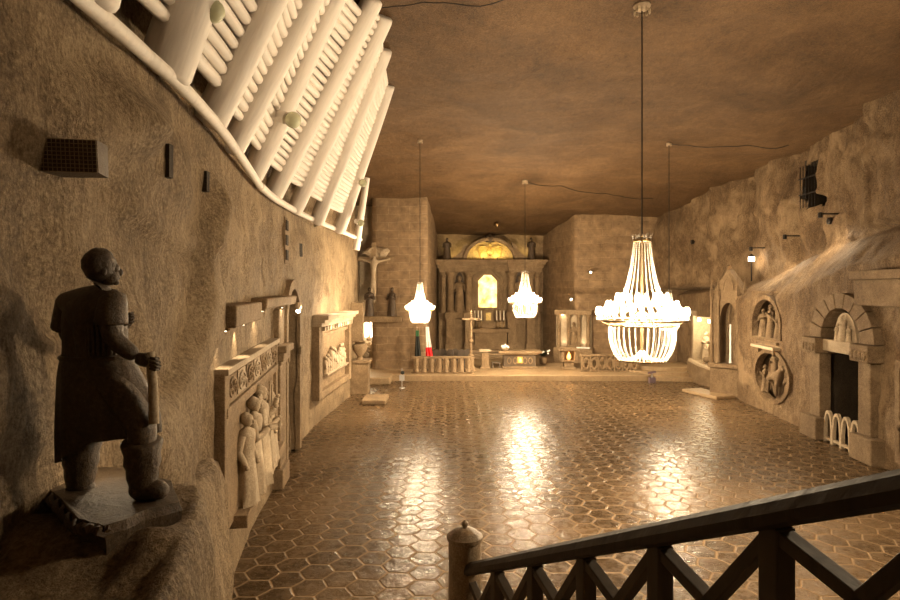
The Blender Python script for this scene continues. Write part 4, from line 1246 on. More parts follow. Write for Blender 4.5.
# lectern and small stool
root = thing('stone_lectern', 'small stone lectern left of the altar table', 'lectern', (at(485, 350, 36.0).x, 36.0, .3), 0)
m = MB(); m.bb(-.34, .34, -.25, .25, 1.0, 1.14); m.build('lectern_top', M_PALE, root, bevel=.02)
m = MB(); m.bb(-.22, .22, -.16, .16, .12, 1.0); m.build('lectern_shaft', M_STONE, root, bevel=.02)
m = MB(); m.bb(-.3, .3, -.22, .22, 0, .14); m.build('lectern_foot', M_STONE, root, bevel=.02)
root = thing('wooden_stool', 'low dark stool at the left end of the altar table', 'stool', (at(496, 350, 36.2).x, 36.2, .3), 0)
m = MB(); m.bb(-.26, .26, -.2, .2, .3, .36); m.build('seat', M_RAIL, root)
for sx in (-1, 1):
    for sy in (-1, 1):
        m = MB(); m.bar((sx * .22, sy * .16, 0), (sx * .2, sy * .14, .3), .05, .05, (0, 1, 0)); m.build('leg', M_RAIL, root)
# flowers right of the table
root = thing('dark_plant', 'dark leafy arrangement with pale blossoms right of the altar table', 'plant', (at(543, 350, 38).x, 38.0, .3), 0)
m = MB(); m.lathe([(.18, 0), (.22, .1), (.26, .45)], seg=12); m.build('plant_pot', M_STONE, root)
m = MB(); R = random.Random(8)
for k in range(60):
    a = R.random() * 6.3; e = R.uniform(.1, 1.2); ln = R.uniform(.3, .6)
    d = V((math.cos(a) * math.cos(e), math.sin(a) * math.cos(e), math.sin(e))); p = V((0, 0, .5)); q = p + d * ln; s = d.cross(V((0, 0, 1))).normalized() * .05
    m.add([p, p.lerp(q, .6) + s, q, p.lerp(q, .6) - s], [(0, 1, 2, 3)])
m.build('leaves', M_LEAF, root)
for k in range(7):
    m = MB(); m.ball((R.uniform(-.4, .4), -.3, R.uniform(.6, 1.0)), .06, 6, 5); m.build('blossom', M_WHITE, root)

# shrine with flame at the right of the sanctuary
Z1 = 36.0
root = thing('lantern_shrine', 'small stone shrine with an orange flame in its window, right of the altar table', 'shrine', (at(568.5, 350, Z1).x, Z1, .3), 0)
m = MB(); m.bb(-.42, .42, -.35, .35, 0, .12); m.bb(-.3, .3, -.25, .25, .12, .42); m.build('shrine_foot', M_STONE, root, bevel=.02)
m = MB(); m.bb(-.5, .5, -.35, .35, .42, .52)
for x in (-.4, .4): m.bb(x - .09, x + .09, -.33, .33, .52, 1.08)
m.bb(-.45, .45, .2, .33, .52, 1.08); m.build('shrine_housing', M_STONE, root, bevel=.02)
m = MB(); m.prism([(-.62, 1.08), (.62, 1.08), (.56, 1.18), (.3, 1.3), (-.3, 1.3), (-.56, 1.18)], -.42, .42); m.build('shrine_roof', M_STONE, root, bevel=.02)
m = MB(); m.lathe([(.06, .54), (.13, .66), (.1, .8), (.02, 1.0)], (0, -.12, 0), 10); m.build('flame', M_FLAME, root, smooth=60)
point('shrine_light', (0, -.25, .78), 3, .08, (1, .5, .15), root)
# side altar with columns and lit back
Z2 = 39.3
root = thing('side_altar', 'side altar with two small columns and a pale lit niche behind the flame shrine', 'altar', (at(574, 350, Z2).x, Z2, .3), -.35)
m = MB(); m.bb(-1.15, 1.15, -.1, .25, .9, 3.3); m.build('back_slab', M_PALE, root)
m = MB(); m.bb(-1.25, 1.25, -.6, .3, 0, .95); m.build('altar_block', M_STONE, root, bevel=.03)
for x in (-.95, -.3, .35, .95):
    m = MB(); m.lathe([(.18, .95), (.13, 1.1), (.12, 2.9), (.17, 3.0), (.2, 3.1)], (x, -.3, 0), 12); m.build('column', M_STONE, root, smooth=40)
m = MB(); m.bb(-1.2, 1.2, -.5, .3, 3.1, 3.4); m.build('entablature', M_STONE, root, bevel=.02)
robed('niche_statue', M_STONE, root, 1.6, (.02, -.22, .95), 0, 'clasp', 1, 3)
m = MB(); m.bb(.25, 1.1, -.66, -.3, .95, 1.02); m.build('altar_cloth', M_WHITE, root)
for x in (-.6, .65): spot('niche_light', (x, -.42, 1.1), (x, 0, 2.0), 15, 110, .05, WARM, root)

# front railings of small salt balusters
def balustrade(name, label, x0, x1, z, n, h, style, group=None):
    L = x1 - x0
    root = thing(name, label, 'balustrade', ((x0 + x1) / 2, z, .3), 0, group)
    m = MB(); m.bb(-L / 2 - .1, L / 2 + .1, -.16, .16, h - .12, h); m.build('top_rail', M_STONE, root, bevel=.02)
    m = MB(); m.bb(-L / 2 - .1, L / 2 + .1, -.16, .16, 0, .08); m.build('bottom_rail', M_STONE, root, bevel=.02)
    for k in range(n):
        x = -L / 2 + L * (k + .5) / n
        m = MB()
        if style == 'post': m.bb(x - .17, x + .17, -.12, .12, .08, h - .12); m.lathe([(.18, .1), (.1, .3), (.16, .55), (.12, h - .12)], (x, -.06, 0), 10)
        else:
            w_ = L / n
            m.ring(arc(x, h * .48, w_ * .42, h * .38, 0, 2 * PI, 16), arc(x, h * .48, w_ * .27, h * .24, 0, 2 * PI, 16), -.1, .1); m.bb(x - w_ / 2 - .05, x - w_ / 2 + .05, -.11, .11, .08, h - .12)
        m.build('baluster', M_STONE, root, smooth=40)
    return root
balustrade('salt_balustrade', 'low balustrade of thick salt balusters below the flags', at(413, 0, 33.9).x, at(472, 0, 33.9).x, 33.9, 8, .95, 'post')
balustrade('salt_balustrade', 'low balustrade of pierced rings behind the largest chandelier', at(582, 0, 34.6).x, at(638, 0, 34.6).x, 34.6, 7, 1.0, 'ring')
# rows of chairs behind the left balustrade
R = random.Random(11)
for k in range(6):
    x = at(436 + k * 6.4, 0, 36.4).x; z = 36.2 + (k % 2) * .35
    root = thing('carved_chair', 'dark carved chair in the group behind the left balustrade', 'chair', (x, z, .3), PI + R.uniform(-.5, .5), 'carved chairs behind the left balustrade')
    m = MB(); m.bb(-.24, .24, -.22, .22, .42, .48); m.build('seat', M_RAILTOP, root)
    m = MB(); m.bb(-.24, .24, .18, .23, .48, 1.02); m.prism([(-.24, 1.02), (.24, 1.02), (.1, 1.14), (-.1, 1.14)], .18, .23); m.build('backrest', M_RAILTOP, root)
    for sx in (-1, 1):
        for sy in (-1, 1):
            m = MB(); m.bb(sx * .21 - .03, sx * .21 + .03, sy * .19 - .03, sy * .19 + .03, 0, .42); m.build('leg', M_RAILTOP, root)
# tall processional cross
Zc_ = 34.6
root = thing('standing_cross', 'tall slender stone cross on a post at the end of the left balustrade', 'cross', (at(471, 0, Zc_).x, Zc_ + .1, .3), 0)
m = MB(); m.lathe([(.3, 0), (.3, .15), (.16, .35), (.2, .8), (.12, 1.0)], seg=12); m.build('cross_foot', M_STONE, root, smooth=40)
m = MB(); m.tube([(0, 0, .95), (0, 0, 3.45)], [.075, .055], 8); m.ball((0, 0, 1.75), .14, 8, 6); m.build('cross_shaft', M_STONE, root)
m = MB(); m.bb(-.48, .48, -.05, .05, 2.96, 3.08)
for x in (-.48, .48): m.ball((x, 0, 3.02), .09, 8, 6)
m.ball((0, 0, 3.48), .1, 8, 6); m.build('cross_arms', M_STONE, root)
# flags
def flag(px, z, label, bands, ptop, tilt):
    x = at(px, 0, z).x
    root = thing('hanging_flag', label, 'flag', (x, z, .3), 0)
    h = 2.35
    m = MB(); m.tube([(0, .05, 0), (tilt, .05, ptop)], .022, 6); m.ball((tilt, .05, ptop + .05), .05, 8, 6); m.build('flag_pole', M_PALE, root)
    m = MB(); m.lathe([(.2, 0), (.2, .06), (.05, .12)], (0, .05, 0), 12); m.build('flag_stand', M_IRON, root)
    for (a_, b_, mt, nm) in bands:
        m = MB(); vs = []; fs = []; nx, nz_ = 12, 12
        for j in range(nz_ + 1):
            hh = lerp(a_, b_, j / nz_)
            wd = .12 + .14 * sstep(0, 1, (ptop - hh) / 2.2)
            for i in range(nx + 1):
                u = i / nx
                xx = tilt * hh / ptop + (u - .3) * wd * 2 * .8
                vs.append((xx, -.03 + .07 * math.sin(u * 14 + hh) * (ptop - hh + .3) / 2.2, hh))
        for j in range(nz_):
            for i in range(nx): fs.append((j * (nx + 1) + i, j * (nx + 1) + i + 1, (j + 1) * (nx + 1) + i + 1, (j + 1) * (nx + 1) + i))
        m.add(vs, fs); o = m.build(nm, mt, root, smooth=80)
        md = o.modifiers.new('thick', 'SOLIDIFY'); md.thickness = .012
flag(428.5, 35.0, 'white and red flag hanging on a pole before the block wall corner', [(2.55, 1.35, M_WHITE, 'white_cloth'), (1.35, .75, M_RED, 'red_cloth')], 2.65, -.12)
flag(416.5, 35.0, 'black draped flag with green top on a pole beside the white and red one', [(2.35, 2.0, M_GREEN, 'green_cloth'), (2.0, .8, M_BLACK, 'black_cloth')], 2.45, .02)

# calvary on the block wall
root = thing('crucifix_relief', 'carved crucified figure high on the block wall beside the last beam', 'crucifix', (at(374, 0, 35.5).x, 35.42, at(0, 312, 35.5).z), 0)
m = MB(); m.bb(-.13, .13, -.1, .1, 0, 4.1); m.bb(-.95, 1.2, -.1, .1, 3.0, 3.25); m.build('cross_beams', M_STONE, root, rough=.02)
skin('crucified_body', [(0, -.25, 1.75), (0, -.25, 2.2), (.02, -.24, 2.7), (.04, -.24, 2.95), (.06, -.3, 3.12), (.08, -.33, 3.3), (-.35, -.2, 3.0), (-.85, -.16, 3.15), (.42, -.2, 3.0), (1.0, -.16, 3.15), (-.1, -.28, 1.2), (-.04, -.2, .55), (.1, -.3, 1.2), (.04, -.2, .55)],
     [(0, 1), (1, 2), (2, 3), (3, 4), (4, 5), (3, 6), (6, 7), (3, 8), (8, 9), (0, 10), (10, 11), (0, 12), (12, 13)], [.16, .14, .18, .12, .07, .12, .08, .05, .08, .05, .1, .06, .1, .06], M_PALE, root, 1)
m = MB(); m.ball((.1, .05, 3.5), .6, 18, 12, (1.25, .2, .6)); m.build('rock_canopy', M_PALE, root, rough=.22, rs=3)
for px, lab, sd in ((369.5, 'dark standing figure on the ledge below the crucifix, left of the pair', 21), (392, 'dark standing figure on the ledge below the crucifix, right of the pair', 22)):
    root = thing('mourner_statue', lab, 'statue', (at(px, 0, 35.1).x, 35.05, at(0, 316, 35.1).z), .3 if sd == 21 else -.3)
    robed('statue_body', M_DARKSALT, root, 1.62, (0, 0, 0), 0, 'clasp', 1.05, sd)
m = MB(); m.bb(at(362, 0, 35).x, at(402, 0, 35).x, 34.72, 35.9, at(0, 322, 35).z, at(0, 316.2, 35).z); tag(m.build('rock_shelf', M_STONE, bevel=.04, rough=.03), 'narrow rock shelf under the two dark figures on the block wall', 'shelf')

# lit crib scene at the end of the left wall
Z3 = 36.4
root = thing('crib_scene', 'brightly lit group of carved figures at the end of the left wall', 'statue', (at(366, 0, Z3).x, Z3, at(0, 366, Z3).z), 0)
m = MB(); m.bb(-.6, .5, -.5, .5, -1.2, 0); m.build('rock_plinth', M_STONE, root, bevel=.04)
for k, (x, y, hh) in enumerate([(-.35, 0, 1.3), (.0, -.15, 1.0), (.32, .05, 1.35), (.1, .2, 1.75)]): robed('crib_figure', M_PALE, root, hh, (x, y, 0), .4 - .3 * k, 'clasp', 1.0, 30 + k)
for k in range(3):
    m = MB(); m.bb(-.42 + .34 * k, -.24 + .34 * k, .2, .24, 1.75, 2.75); m.build('light_tube', M_LAMPW, root)
point('crib_light', (-.05, -.05, 2.45), 60, .1, (1, .8, .5), root)
loc, rz, L = wall_spot(XL, 28.2, 30.2, 'L', 0, 0)
root = thing('stone_pedestal', 'square stone pedestal with carved urn before the lit crib group', 'pedestal', loc + V((.45, 0, 0)), rz)
m = MB(); m.bb(-.5, .5, -.45, .5, .0, 1.5); m.bb(-.6, .6, -.55, .5, 1.5, 1.62); m.build('pedestal_block', M_STONE, root, bevel=.02)
m = MB(); m.lathe([(.2, 1.62), (.12, 1.75), (.34, 2.1), (.36, 2.3), (.22, 2.42), (.28, 2.5)], seg=14); m.build('urn', M_STONE, root, smooth=60)
m = MB(); m.bb(-.45, -.05, -.3, .3, 2.5, 2.55); m.bb(-.4, -.1, -.2, .4, 2.55, 4.4); m.build('bracket_column', M_STONE, root, bevel=.02)
m = MB(); m.bb(at(362, 0, 32.2).x, at(391, 0, 32.2).x, 31.6, 33.0, 0, .38); tag(m.build('stone_bench', M_PLAT, bevel=.05), 'broad stone block at the left end of the sanctuary step', 'bench')
m = MB(); m.bb(at(363, 0, 26.6).x, at(387, 0, 26.6).x, 26.0, 27.6, 0, .22); tag(m.build('floor_slab', M_STONE, bevel=.05), 'low square slab lying on the floor near the left wall', 'slab')
# slim stands by the step
def stand(px, z, label, mt, h):
    root = thing('floor_stand', label, 'stand', (at(px, 0, z).x, z, 0), 0)
    m = MB(); m.lathe([(.16, 0), (.15, .03), (.03, .06)], seg=12); m.build('stand_foot', M_GREY, root)
    m = MB(); m.tube([(0, 0, .05), (0, 0, h)], .025, 8); m.build('stand_post', M_GREY, root)
    m = MB(); m.bb(-.13, .13, -.05, .0, h * .38, h * .68); m.build('stand_plate', M_GREY, root, bevel=.01)
    m = MB(); m.ball((.03, 0, h * .78), .1, 8, 6); m.build('stand_head', mt, root)
stand(402, 30.6, 'slim grey stand with dark head on the floor before the left balustrade', M_BLACK, 1.0)
root = thing('low_stand', 'low violet stand on the floor before the step, under the largest chandelier', 'stand', (at(652, 0, 32.3).x, 32.3, 0), 0)
m = MB(); m.bb(-.16, .16, -.14, .14, .0, .3); m.build('stand_box', M_VIOLET, root, bevel=.02)
m = MB(); m.tube([(0, 0, .3), (0, 0, .5)], .03, 8); m.build('stand_post', M_GREY, root)
m = MB(); m.prism([(-.2, .48), (.18, .56), (.18, .64), (-.2, .56)], -.12, .12); m.build('stand_top', M_VIOLET, root)

# small wall lamps on the right back wall
for (px, py, z, lab) in [(571, 299, 39.0, 'small bright wall lamp above the side altar'), (562.5, 314, 39.6, 'small wall lamp left above the side altar'), (590.5, 272, 38.7, 'small pale loudspeaker lamp high on the right block wall')]:
    root = thing('wall_lamp', lab, 'lamp', at(px, py, z), -.1)
    m = MB(); m.bb(-.1, .1, -.05, .4, -.04, .1); m.build('lamp_bracket', M_IRON, root)
    m = MB(); m.ball((0, -.12, -.02), .065, 10, 8); m.build('lamp_bulb', M_LAMPW, root)
    point('wall_lamp_light', (0, -.4, -.05), 12, .1, WARM, root)

# ------------------------------------------------------------------ right wall
# arched portal
loc, rz, L = wall_spot(XR, 17.0, 21.4, 'R', .0, .0)
root = thing('arched_portal', 'big arched stone portal around a dark passage in the right wall', 'portal', loc, rz)
# local x grows towards the camera; the opening is centred at z=18.92
ox = (19.2 - 18.92)
hw = 1.08
for sx in (-1, 1):
    x0 = ox + sx * hw; x1 = ox + sx * (hw + .62)
    m = MB(); m.bb(min(x0, x1), max(x0, x1), -.26, .12, .75, 2.9); m.build('jamb', M_STONER, root, bevel=.03, rough=.015)
    m = MB(); a_ = ox + sx * (hw - .12); b_ = ox + sx * (hw + .95); m.bb(min(a_, b_), max(a_, b_), -.45, .2, 0, .75); m.build('plinth', M_STONER, root, bevel=.04, rough=.015)
    m = MB(); a_ = ox + sx * (hw - .1); b_ = ox + sx * (hw + .8); m.bb(min(a_, b_), max(a_, b_), -.45, .4, 2.9, 3.4); cap_ = m.build('capital', M_STONER, root, bevel=.03)
    m = MB()
    for q in range(4): m.ball((lerp(a_, b_, .15 + q * .23), -.46, 3.1), .1, 8, 6, (1, .5, 1.4))
    m.build('capital_leaves', M_STONER, cap_)
m = MB(); m.bb(ox - hw - .1, ox + hw + .1, -.2, .4, 3.0, 3.38); m.build('lintel', M_PALE, root, bevel=.03)
n = 9
for k in range(n):
    t0 = PI * k / n + .012; t1 = PI * (k + 1) / n - .012
    m = MB(); m.ring(arc(ox, 3.4, hw + .72, 1.5, t0, t1, 4), arc(ox, 3.4, hw + .02, 1.02, t0, t1, 4), -.22, .3); m.build('arch_block', M_STONER, root, bevel=.02)
m = MB(); o_ = pointed(ox - .02, .62, 3.38, .9, 8); m.prism(o_, -.02, .12); tp = m.build('tympanum', M_PALE, root)
robed('tympanum_figure', M_PALE, tp, .8, (ox, -.1, 3.38), 0, 'clasp', 1.3, 51)
for sx in (-1, 1): robed('tympanum_figure', M_PALE, tp, .5, (ox + sx * .32, -.1, 3.38), 0, 'clasp', 1.2, 52 + sx)
m = MB(); m.bb(ox - hw, ox + hw, 1.6, 1.7, 0, 3.1); dr = m.build('passage_door', M_RAIL, root)
nrm = V((math.sin(rz), -math.cos(rz), 0)); ax = V((math.cos(rz), math.sin(rz), 0))
ogee_fence('carved_fence', 'low fence of white ogee arches across the dark right portal', loc + ax * ox + nrm * .12, rz, 2 * hw - .15, 1.05, 4, M_PALE)

# figures in the upper recess and lower medallion
loc, rz, L = wall_spot(XR, 23.4, 25.9, 'R', 0, 3.02)
root = thing('carved_group', 'group of three carved figures in the arched recess above the pale shelf', 'statue', loc, rz)
for k, (x, hh) in enumerate([(-.7, 1.15), (0, 1.35), (.68, 1.15)]): robed('group_figure', M_STONER, root, hh, (x, .2, 0), (k - 1) * -.4, 'hold' if k == 1 else 'clasp', 1.15, 60 + k)
m = MB(); m.bb(-1.2, 1.2, -.02, .5, -.02, .04); m.build('group_base', M_STONER, root)
o_ = [(1.42, 0), (1.42, .55)] + arc(0, .55, 1.42, 1.22, 0, PI, 14)[1:-1] + [(-1.42, .55), (-1.42, 0)]
i_ = [(1.24, 0), (1.24, .5)] + arc(0, .5, 1.24, 1.1, 0, PI, 14)[1:-1] + [(-1.24, .5), (-1.24, 0)]
m = MB(); m.ring(o_, i_, -.06, .2); m.build('recess_moulding', M_WALLR, root)
loc, rz, L = wall_spot(XR, 23.2, 25.6, 'R', 0, 2.62)
root = thing('pale_shelf', 'narrow pale stone shelf between the upper and lower carved groups', 'shelf', loc, rz)
m = MB(); m.bb(-1.05, 1.05, -.3, .3, .0, .12); m.build('shelf_board', M_PALE, root, bevel=.015)
for x in (-.7, .7):
    m = MB(); m.prism([(x - .08, 0), (x + .08, 0), (x + .05, -.2), (x - .05, -.2)], -.15, .2); m.build('shelf_bracket', M_STONER, root)
m = MB(); m.bb(-.9, .9, -.1, .3, .2, .3); m.build('shelf_moulding', M_STONER, root)
loc, rz, L = wall_spot(XR, 22.6, 25.6, 'R', 0, .75)
root = thing('carved_medallion', 'oval carved scene with a rider and figures low on the right wall', 'relief', loc, rz)
m = MB(); m.ring(arc(0, .8, 1.62, 1.1, 0, 2 * PI, 28), arc(0, .8, 1.42, .94, 0, 2 * PI, 28), -.08, .2); m.build('oval_moulding', M_WALLR, root)
skin('carved_horse', [(-.35, .12, .8), (.3, .12, .82), (.6, .1, 1.1), (.85, .05, 1.25), (1.0, .0, 1.1), (-.42, .05, .45), (-.5, .05, .02), (-.25, .2, .42), (-.2, .2, .02), (.34, .02, .45), (.38, .0, .02), (.2, .2, .45), (.15, .2, .02), (-.62, .1, .55)],
     [(0, 1), (1, 2), (2, 3), (3, 4), (0, 5), (5, 6), (0, 7), (7, 8), (1, 9), (9, 10), (1, 11), (11, 12), (0, 13)], [.22, .2, .13, .11, .07, .09, .05, .09, .05, .08, .05, .08, .05, .04], M_STONER, root, 1)
robed('carved_rider', M_STONER, root, .85, (0, .1, .85), .6, 'hold', 1.1, 71)
robed('carved_walker', M_STONER, root, 1.05, (-.9, .12, .05), -.5, 'hold', 1.1, 72)
robed('carved_walker', M_STONER, root, .95, (1.05, .15, .05), .4, 'clasp', 1.1, 73)

# gothic tabernacle pulpit on the wall
loc, rz, L = wall_spot(XR, 27.6, 29.6, 'R', .0, 0)
rz = -.75
root = thing('gothic_canopy', 'tall gothic stone canopy with a gable and a slender white candle in its niche', 'shrine', V((P(731, 0, 28.4).x, 28.4, 0)), rz)
root.scale = (.78, .85, 1)
m = MB(); m.bb(-1.0, 1.0, -.7, .6, 0, 1.35); m.bb(-1.1, 1.1, -.8, .6, 1.35, 1.55); m.build('pedestal', M_STONER, root, bevel=.03, rough=.01)
o_ = [(1.0, 1.55), (1.0, 4.9), (-1.0, 4.9), (-1.0, 1.55)]
pa = pointed(0, .5, 3.3, 1.1, 8)
vsn = MB(); vsn.bb(-1.0, -.5, -.45, .5, 1.55, 4.9); vsn.bb(.5, 1.0, -.45, .5, 1.55, 4.9); vsn.bb(-.5, .5, .3, .5, 1.55, 4.9)
half = len(pa) // 2
vsn.prism([(-.5, 4.9)] + pa[:half + 1] + [(0, 4.9)], -.45, .3); vsn.prism([(0, 4.9)] + pa[half:] + [(.5, 4.9)], -.45, .3)
vsn.build('niche_housing', M_STONER, root, rough=.01)
for x in (-.95, -.55, .55, .95):
    m = MB(); m.lathe([(.13, 1.55), (.13, 1.65), (.085, 1.75), (.08, 4.5), (.12, 4.6), (.14, 4.72)], (x, -.5, 0), 10); cl = m.build('shaft', M_STONER, root, smooth=40)
    m = MB(); m.lathe([(.14, 4.72), (.14, 4.95), (.09, 5.05), (.01, 5.7)], (x, -.5, 0), 4); m.build('pinnacle', M_STONER, cl)
m = MB(); m.prism([(-.9, 4.9), (.9, 4.9), (0, 6.0)], -.5, .5); gb = m.build('gable', M_STONER, root, bevel=.02)
m = MB(); m.ring(pointed(0, .34, 5.0, .72, 6), pointed(0, .24, 5.0, .55, 6), -.56, -.48); m.ball((0, -.4, 6.05), .13, 8, 6); m.build('gable_tracery', M_STONER, gb)
m = MB(); m.lathe([(.09, 1.55), (.065, 1.75), (.06, 3.35), (.02, 3.4)], (0, -.1, 0), 10); m.build('white_candle', M_WHITE, root, smooth=40)
for sx in (-1, 1):
    m = MB(); m.ring(pointed(sx * .75, .14, 3.8, .5, 5), pointed(sx * .75, .08, 3.8, .4, 5), -.5, -.44); m.build('blind_arch', M_STONER, root)
# lamp above the canopy
p0 = V((XR(28.4) + 1.05, 28.6, P(0, 257, 28.6).z))
root = thing('shelf_lamp', 'small lit lamp on the rock above the gothic canopy', 'lamp', p0 - V((0, 0, .55)), 0)
m = MB(); m.tube([(0, 0, -.6), (0, 0, .3)], .03, 6); m.build('lamp_post', M_IRON, root)
m = MB(); m.bb(-.1, .1, -.1, .1, .36, .56); m.build('lamp_glass', M_LAMPW, root)
m = MB(); m.lathe([(.16, .56), (.02, .7)], seg=8); m.build('lamp_cap', M_IRON, root)
point('shelf_lamp_light', (-.1, -.3, .45), 30, .1, WARM, root)

# bright crib recess
loc, rz, L = wall_spot(XR, 31.5, 34.4, 'R', 0, 1.0)
root = thing('lit_figure_group', 'pale carved family of figures in the bright recess beside the sanctuary steps', 'statue', loc, rz)
for k, (x, y, hh) in enumerate([(-.9, .5, 1.6), (-.2, .35, 1.2), (.45, .55, 1.75), (1.0, .4, 1.2)]): robed('family_figure', M_PALE, root, hh, (x, y, 0), .3 - .2 * k, 'clasp', 1.05, 80 + k)
m = MB(); m.ball((0, .3, .15), .3, 10, 8, (1.8, .8, .6)); m.build('manger', M_STONER, root, rough=.03)
m = MB(); m.bb(-1.2, -.9, .1, .2, 2.25, 2.4); m.bb(.7, 1.1, .1, .2, 2.25, 2.4); m.build('recess_lamp', M_LAMPW, root)
point('recess_light', (-.2, .15, 2.1), 150, .12, (1, .82, .5), root)

# curved sanctuary steps and parapet at the right
for k, lab in enumerate(('lowest curved step at the right of the sanctuary', 'middle curved step at the right of the sanctuary', 'top curved step at the right of the sanctuary')):
    m = MB(); r = 4.6 - k * .75
    cxp, cyp = 13.2, 36.6
    pl = [(cxp + r * math.cos(a), cyp + r * .86 * math.sin(a)) for a in frange(PI * .95, PI * 1.5, 18)] + [(cxp + .9, cyp - r * .86), (cxp + 1.0, cyp), (cxp - r, cyp)]
    n_ = len(pl); vs = [(x, y, k * .2) for x, y in pl] + [(x, y, k * .2 + .2) for x, y in pl]
    m.add(vs, [tuple(range(n_)), tuple(range(2 * n_ - 1, n_ - 1, -1))] + [(i, (i + 1) % n_, n_ + (i + 1) % n_, n_ + i) for i in range(n_)])
    tag(m.build('curved_step', M_PLAT, bevel=.03), lab, 'step')
m = MB()
pp = [P(690, 361, 33.6), P(700, 366, 32.0), P(714, 371, 30.8), P(729, 375, 29.8), P(740, 378, 28.9)]
vs = []; fs = []
for i, p in enumerate(pp):
    t = (pp[min(i + 1, 4)] - pp[max(i - 1, 0)]); t.z = 0; t.normalize(); s = V((-t.y, t.x, 0)) * .16
    for (sg, z) in ((-1, -.1), (-1, p.z), (1, p.z), (1, -.1)): vs.append(V((p.x, p.y, z)) + s * sg)
for i in range(4):
    for q in range(4): fs.append((i * 4 + q, i * 4 + (q + 1) % 4, (i + 1) * 4 + (q + 1) % 4, (i + 1) * 4 + q))
fs += [(0, 1, 2, 3), (19, 18, 17, 16)]
root = thing('stair_parapet', 'curved stone parapet sloping down beside the sanctuary steps', 'parapet', (0, 0, 0), 0)
m.add(vs, fs); m.build('parapet_wall', M_STONER, root)
m = MB(); m.tube([p + V((0, 0, .04)) for p in pp], .13, 8); m.build('parapet_cap', M_PALE, root, smooth=50)
m = MB(); m.bb(-1.15, 1.15, -.55, .55, 0, .16); o = m.build('floor_slab', M_PLAT, bevel=.03); o.location = (P(706, 0, 28.7).x, 28.5, 0); o.rotation_euler = (0, 0, -1.25)
tag(o, 'long flat slab on the floor at the foot of the gothic canopy', 'slab')

# barred opening and holes high in the wall
root = thing('barred_window', 'black barred opening high in the right wall', 'window grille', (WQ.x + .06, WQ.y, WQ.z - .84), -PI / 2)
for k in range(6):
    m = MB(); x = -.5 + k * .2; m.tube([(x, 0, -.05), (x, 0, 1.65)], .022, 6); m.build('bar', M_IRON, root)
for h in (.5, 1.15):
    m = MB(); m.bb(-.62, .62, -.015, .015, h - .025, h + .025); m.build('cross_bar', M_IRON, root)
for (px, py, z, lab, r) in [(831, 221, 21.5, 'small dark round hole low beside the barred opening', .13), (693, 242, 31.5, 'small dark round hole in the wall above the lit recess', .13)]:
    q = hit_right(px, py)
    m = MB(); m.lathe([(r * .6, -.12), (r, -.1), (r, .1), (r * .6, .12)], seg=12); o = m.build('dark_hole_disc', M_IRON); o.rotation_euler = (0, PI / 2, 0); o.location = q; tag(o, lab, 'hole')  # dark disc in place of the shade inside the hole
# overhanging block at the picture's right edge
loc, rz, L = wall_spot(XR, 15.4, 17.6, 'R', 0, 4.55)
root = thing('overhanging_block', 'rough stone block jutting from the wall right of the arched portal', 'block', loc, rz)
m = MB(); m.bb(-1.1, 1.3, -.5, .4, .0, .75); m.build('block_body', M_STONER, root, bevel=.05, rough=.05)
m = MB(); m.bb(-1.0, 1.3, -.7, .4, .75, 1.0); m.build('block_lid', M_STONER, root, bevel=.03, rough=.03)
# pilaster strip and relief beyond the portal at the edge
loc, rz, L = wall_spot(XR, 14.4, 16.2, 'R', .02, .3)
root = thing('edge_relief', 'framed wall relief cut off by the right edge of the picture', 'relief', loc, rz)
m = MB(); m.bb(-.9, .9, -.05, .3, 0, 2.6); m.build('back_panel', M_STONER, root, rough=.03)
m = MB(); m.bb(-1.0, -.82, -.16, .2, 0, 2.7); m.bb(.82, 1.0, -.16, .2, 0, 2.7); m.bb(-1, 1, -.16, .2, 2.6, 2.8); m.build('relief_frame', M_STONER, root, bevel=.02)
for k in range(3): robed('relief_figure', M_STONER, root, 1.5 + .2 * (k % 2), (-.5 + .5 * k, -.1, .05), 0, 'clasp', 1, 90 + k)
# small downlights added on the upper wall to brighten the slanting shelf
for (px, py, lab, pw) in [(838, 214, 'small dark downlight added below and right of the barred opening', 300), (800, 236, 'small dark downlight added on the upper wall left of the barred opening', 300), (765, 248, 'small dark downlight added on the upper wall near the lit shelf lamp', 120)]:
    q = hit_right(px, py)
    root = thing('added_downlight', lab, 'lamp', q + V((-.05, 0, 0)), 0)
    m = MB(); m.lathe([(.05, .06), (.08, .04), (.08, -.12), (.06, -.14)], (-.6, 0, 0), 10); m.bb(-.58, .25, -.025, .025, -.02, .03); m.build('lamp_housing', M_IRON, root)
    spot('downlight', (-.6, 0, -.2), (-.95, -.5, -1.6), pw, 130, .3, WARM, root, .8)

# wires along the ceiling
def wire(pts, r, lab):
    m = MB(); fine = []
    for (a, b) in zip(pts, pts[1:]):
        for k in range(8):
            t = k / 8
            x, z = lerp(a[0], b[0], t), lerp(a[1], b[1], t)
            fine.append((x, z, ceil_z(x, z) - .03 - .12 * math.sin(t * PI)))
    m.tube(fine, r, 5)
    tag(m.build('ceiling_wire', M_CABLE), lab, 'wire', 'black wires under the ceiling')
wire([(3.9, 32.0), (6.2, 33.2), (9.0, 34.6), (12.2, 35.0)], .018, 'black wire running from the altar chandelier across the ceiling')
wire([(9.2, 25.3), (12.2, 24.6), (13.8, 24)], .018, 'black wire from the half hidden chandelier to the barred opening')
wire([(-2.2, 13.5), (-.6, 13.2), (1.4, 12.6)], .012, 'thin black wire on the ceiling beside the near end of the white beams')

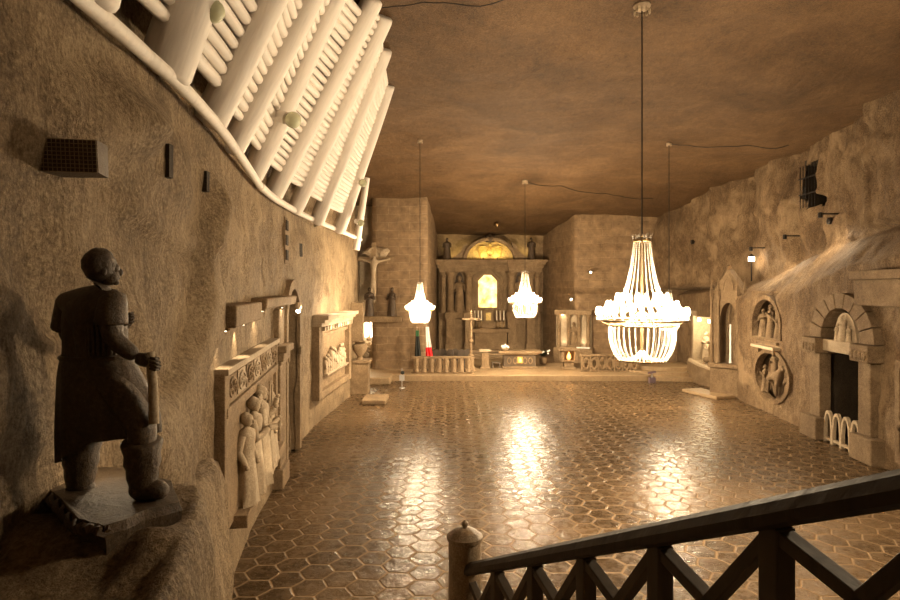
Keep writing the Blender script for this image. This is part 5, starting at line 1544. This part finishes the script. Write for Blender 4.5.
# ------------------------------------------------------------------ stair and handrail in front
dirv = V((-.175, .54, -.287))
top0 = V((1.03, 1.84, 5 - .675))          # rail top centre above the second post from the right
def rp(k, dz=0.0): return top0 + dirv * k + V((0, 0, dz))
root = thing('stair_railing', 'dark wooden stair railing with crossed braces sloping down across the lower right corner', 'railing', rp(5.1, -1.0), 0)
o0 = root.location.copy()
def rr(p): return V(p) - o0
m = MB()
prof = [(-.065, -.045), (-.068, -.01), (-.05, .025), (-.02, .042), (.02, .042), (.05, .025), (.068, -.01), (.065, -.045), (.04, -.06), (-.04, -.06)]
hd_ = V((dirv.x, dirv.y, 0)).normalized(); sd_ = V((hd_.y, -hd_.x, 0))
vs = []; fs = []; np_ = len(prof)
for k in (-4.0, 5.0):
    for (a, b) in prof: vs.append(rr(rp(k)) + sd_ * a + V((0, 0, b + .008)))
for q in range(np_): fs.append((q, (q + 1) % np_, np_ + (q + 1) % np_, np_ + q))
fs += [tuple(range(np_)), tuple(range(2 * np_ - 1, np_ - 1, -1))]
m.add(vs, fs); m.build('handrail', M_RAILTOP, root, smooth=25)
m = MB(); m.bar(rr(rp(-4, -.53)), rr(rp(5, -.53)), .06, .08); m.build('bottom_rail', M_RAIL, root)
for k in range(-3, 5):
    m = MB(); p = rr(rp(k + .06)); m.bar(p + V((0, 0, -.95)), p + V((0, 0, -.04)), .075, .075, tuple(hd_)); m.build('post', M_RAIL, root, bevel=.006)
    for (ka, kb) in ((k, k + 1), (k + 1, k)):
        m = MB(); m.bar(rr(rp(ka + .06, -.06)), rr(rp(kb + .06, -.5)), .045, .06, tuple(sd_)); m.build('brace', M_RAIL, root, bevel=.005)
# end post with lid and knob
pn = rr(rp(5.12)); z_ = 5 + (290 - 541) / 600 * 4.6 - o0.z
m = MB(); m.lathe([(.125, z_ - 1.35), (.125, z_ - .02), (.118, z_)], (pn.x - .02, pn.y, 0), 24); nw = m.build('newel_post', M_NEWEL, root, smooth=40)
m = MB(); m.lathe([(.12, z_), (.138, z_ + .012), (.138, z_ + .04), (.118, z_ + .05), (.1, z_ + .07), (.06, z_ + .092), (.03, z_ + .1)], (pn.x - .02, pn.y, 0), 24); cp = m.build('newel_cap', M_NEWEL, nw, smooth=40)
m = MB(); m.lathe([(.022, z_ + .095), (.016, z_ + .108), (.028, z_ + .125), (.024, z_ + .14), (.006, z_ + .16)], (pn.x - .02, pn.y, 0), 14); m.build('newel_knob', M_NEWEL, cp, smooth=60)
# stair flight below the frame that carries the railing
m = MB()
for k in range(-6, 9):
    c = rp(k * .5 + 1.0, -1.02)
    m.bb(c.x - 1.5, c.x + .12, c.y - .14, c.y + .14, 0, c.z)
tag(m.build('stair_steps', M_STONE), 'stone stair flight below the dark railing', 'stairs', None, 'structure')
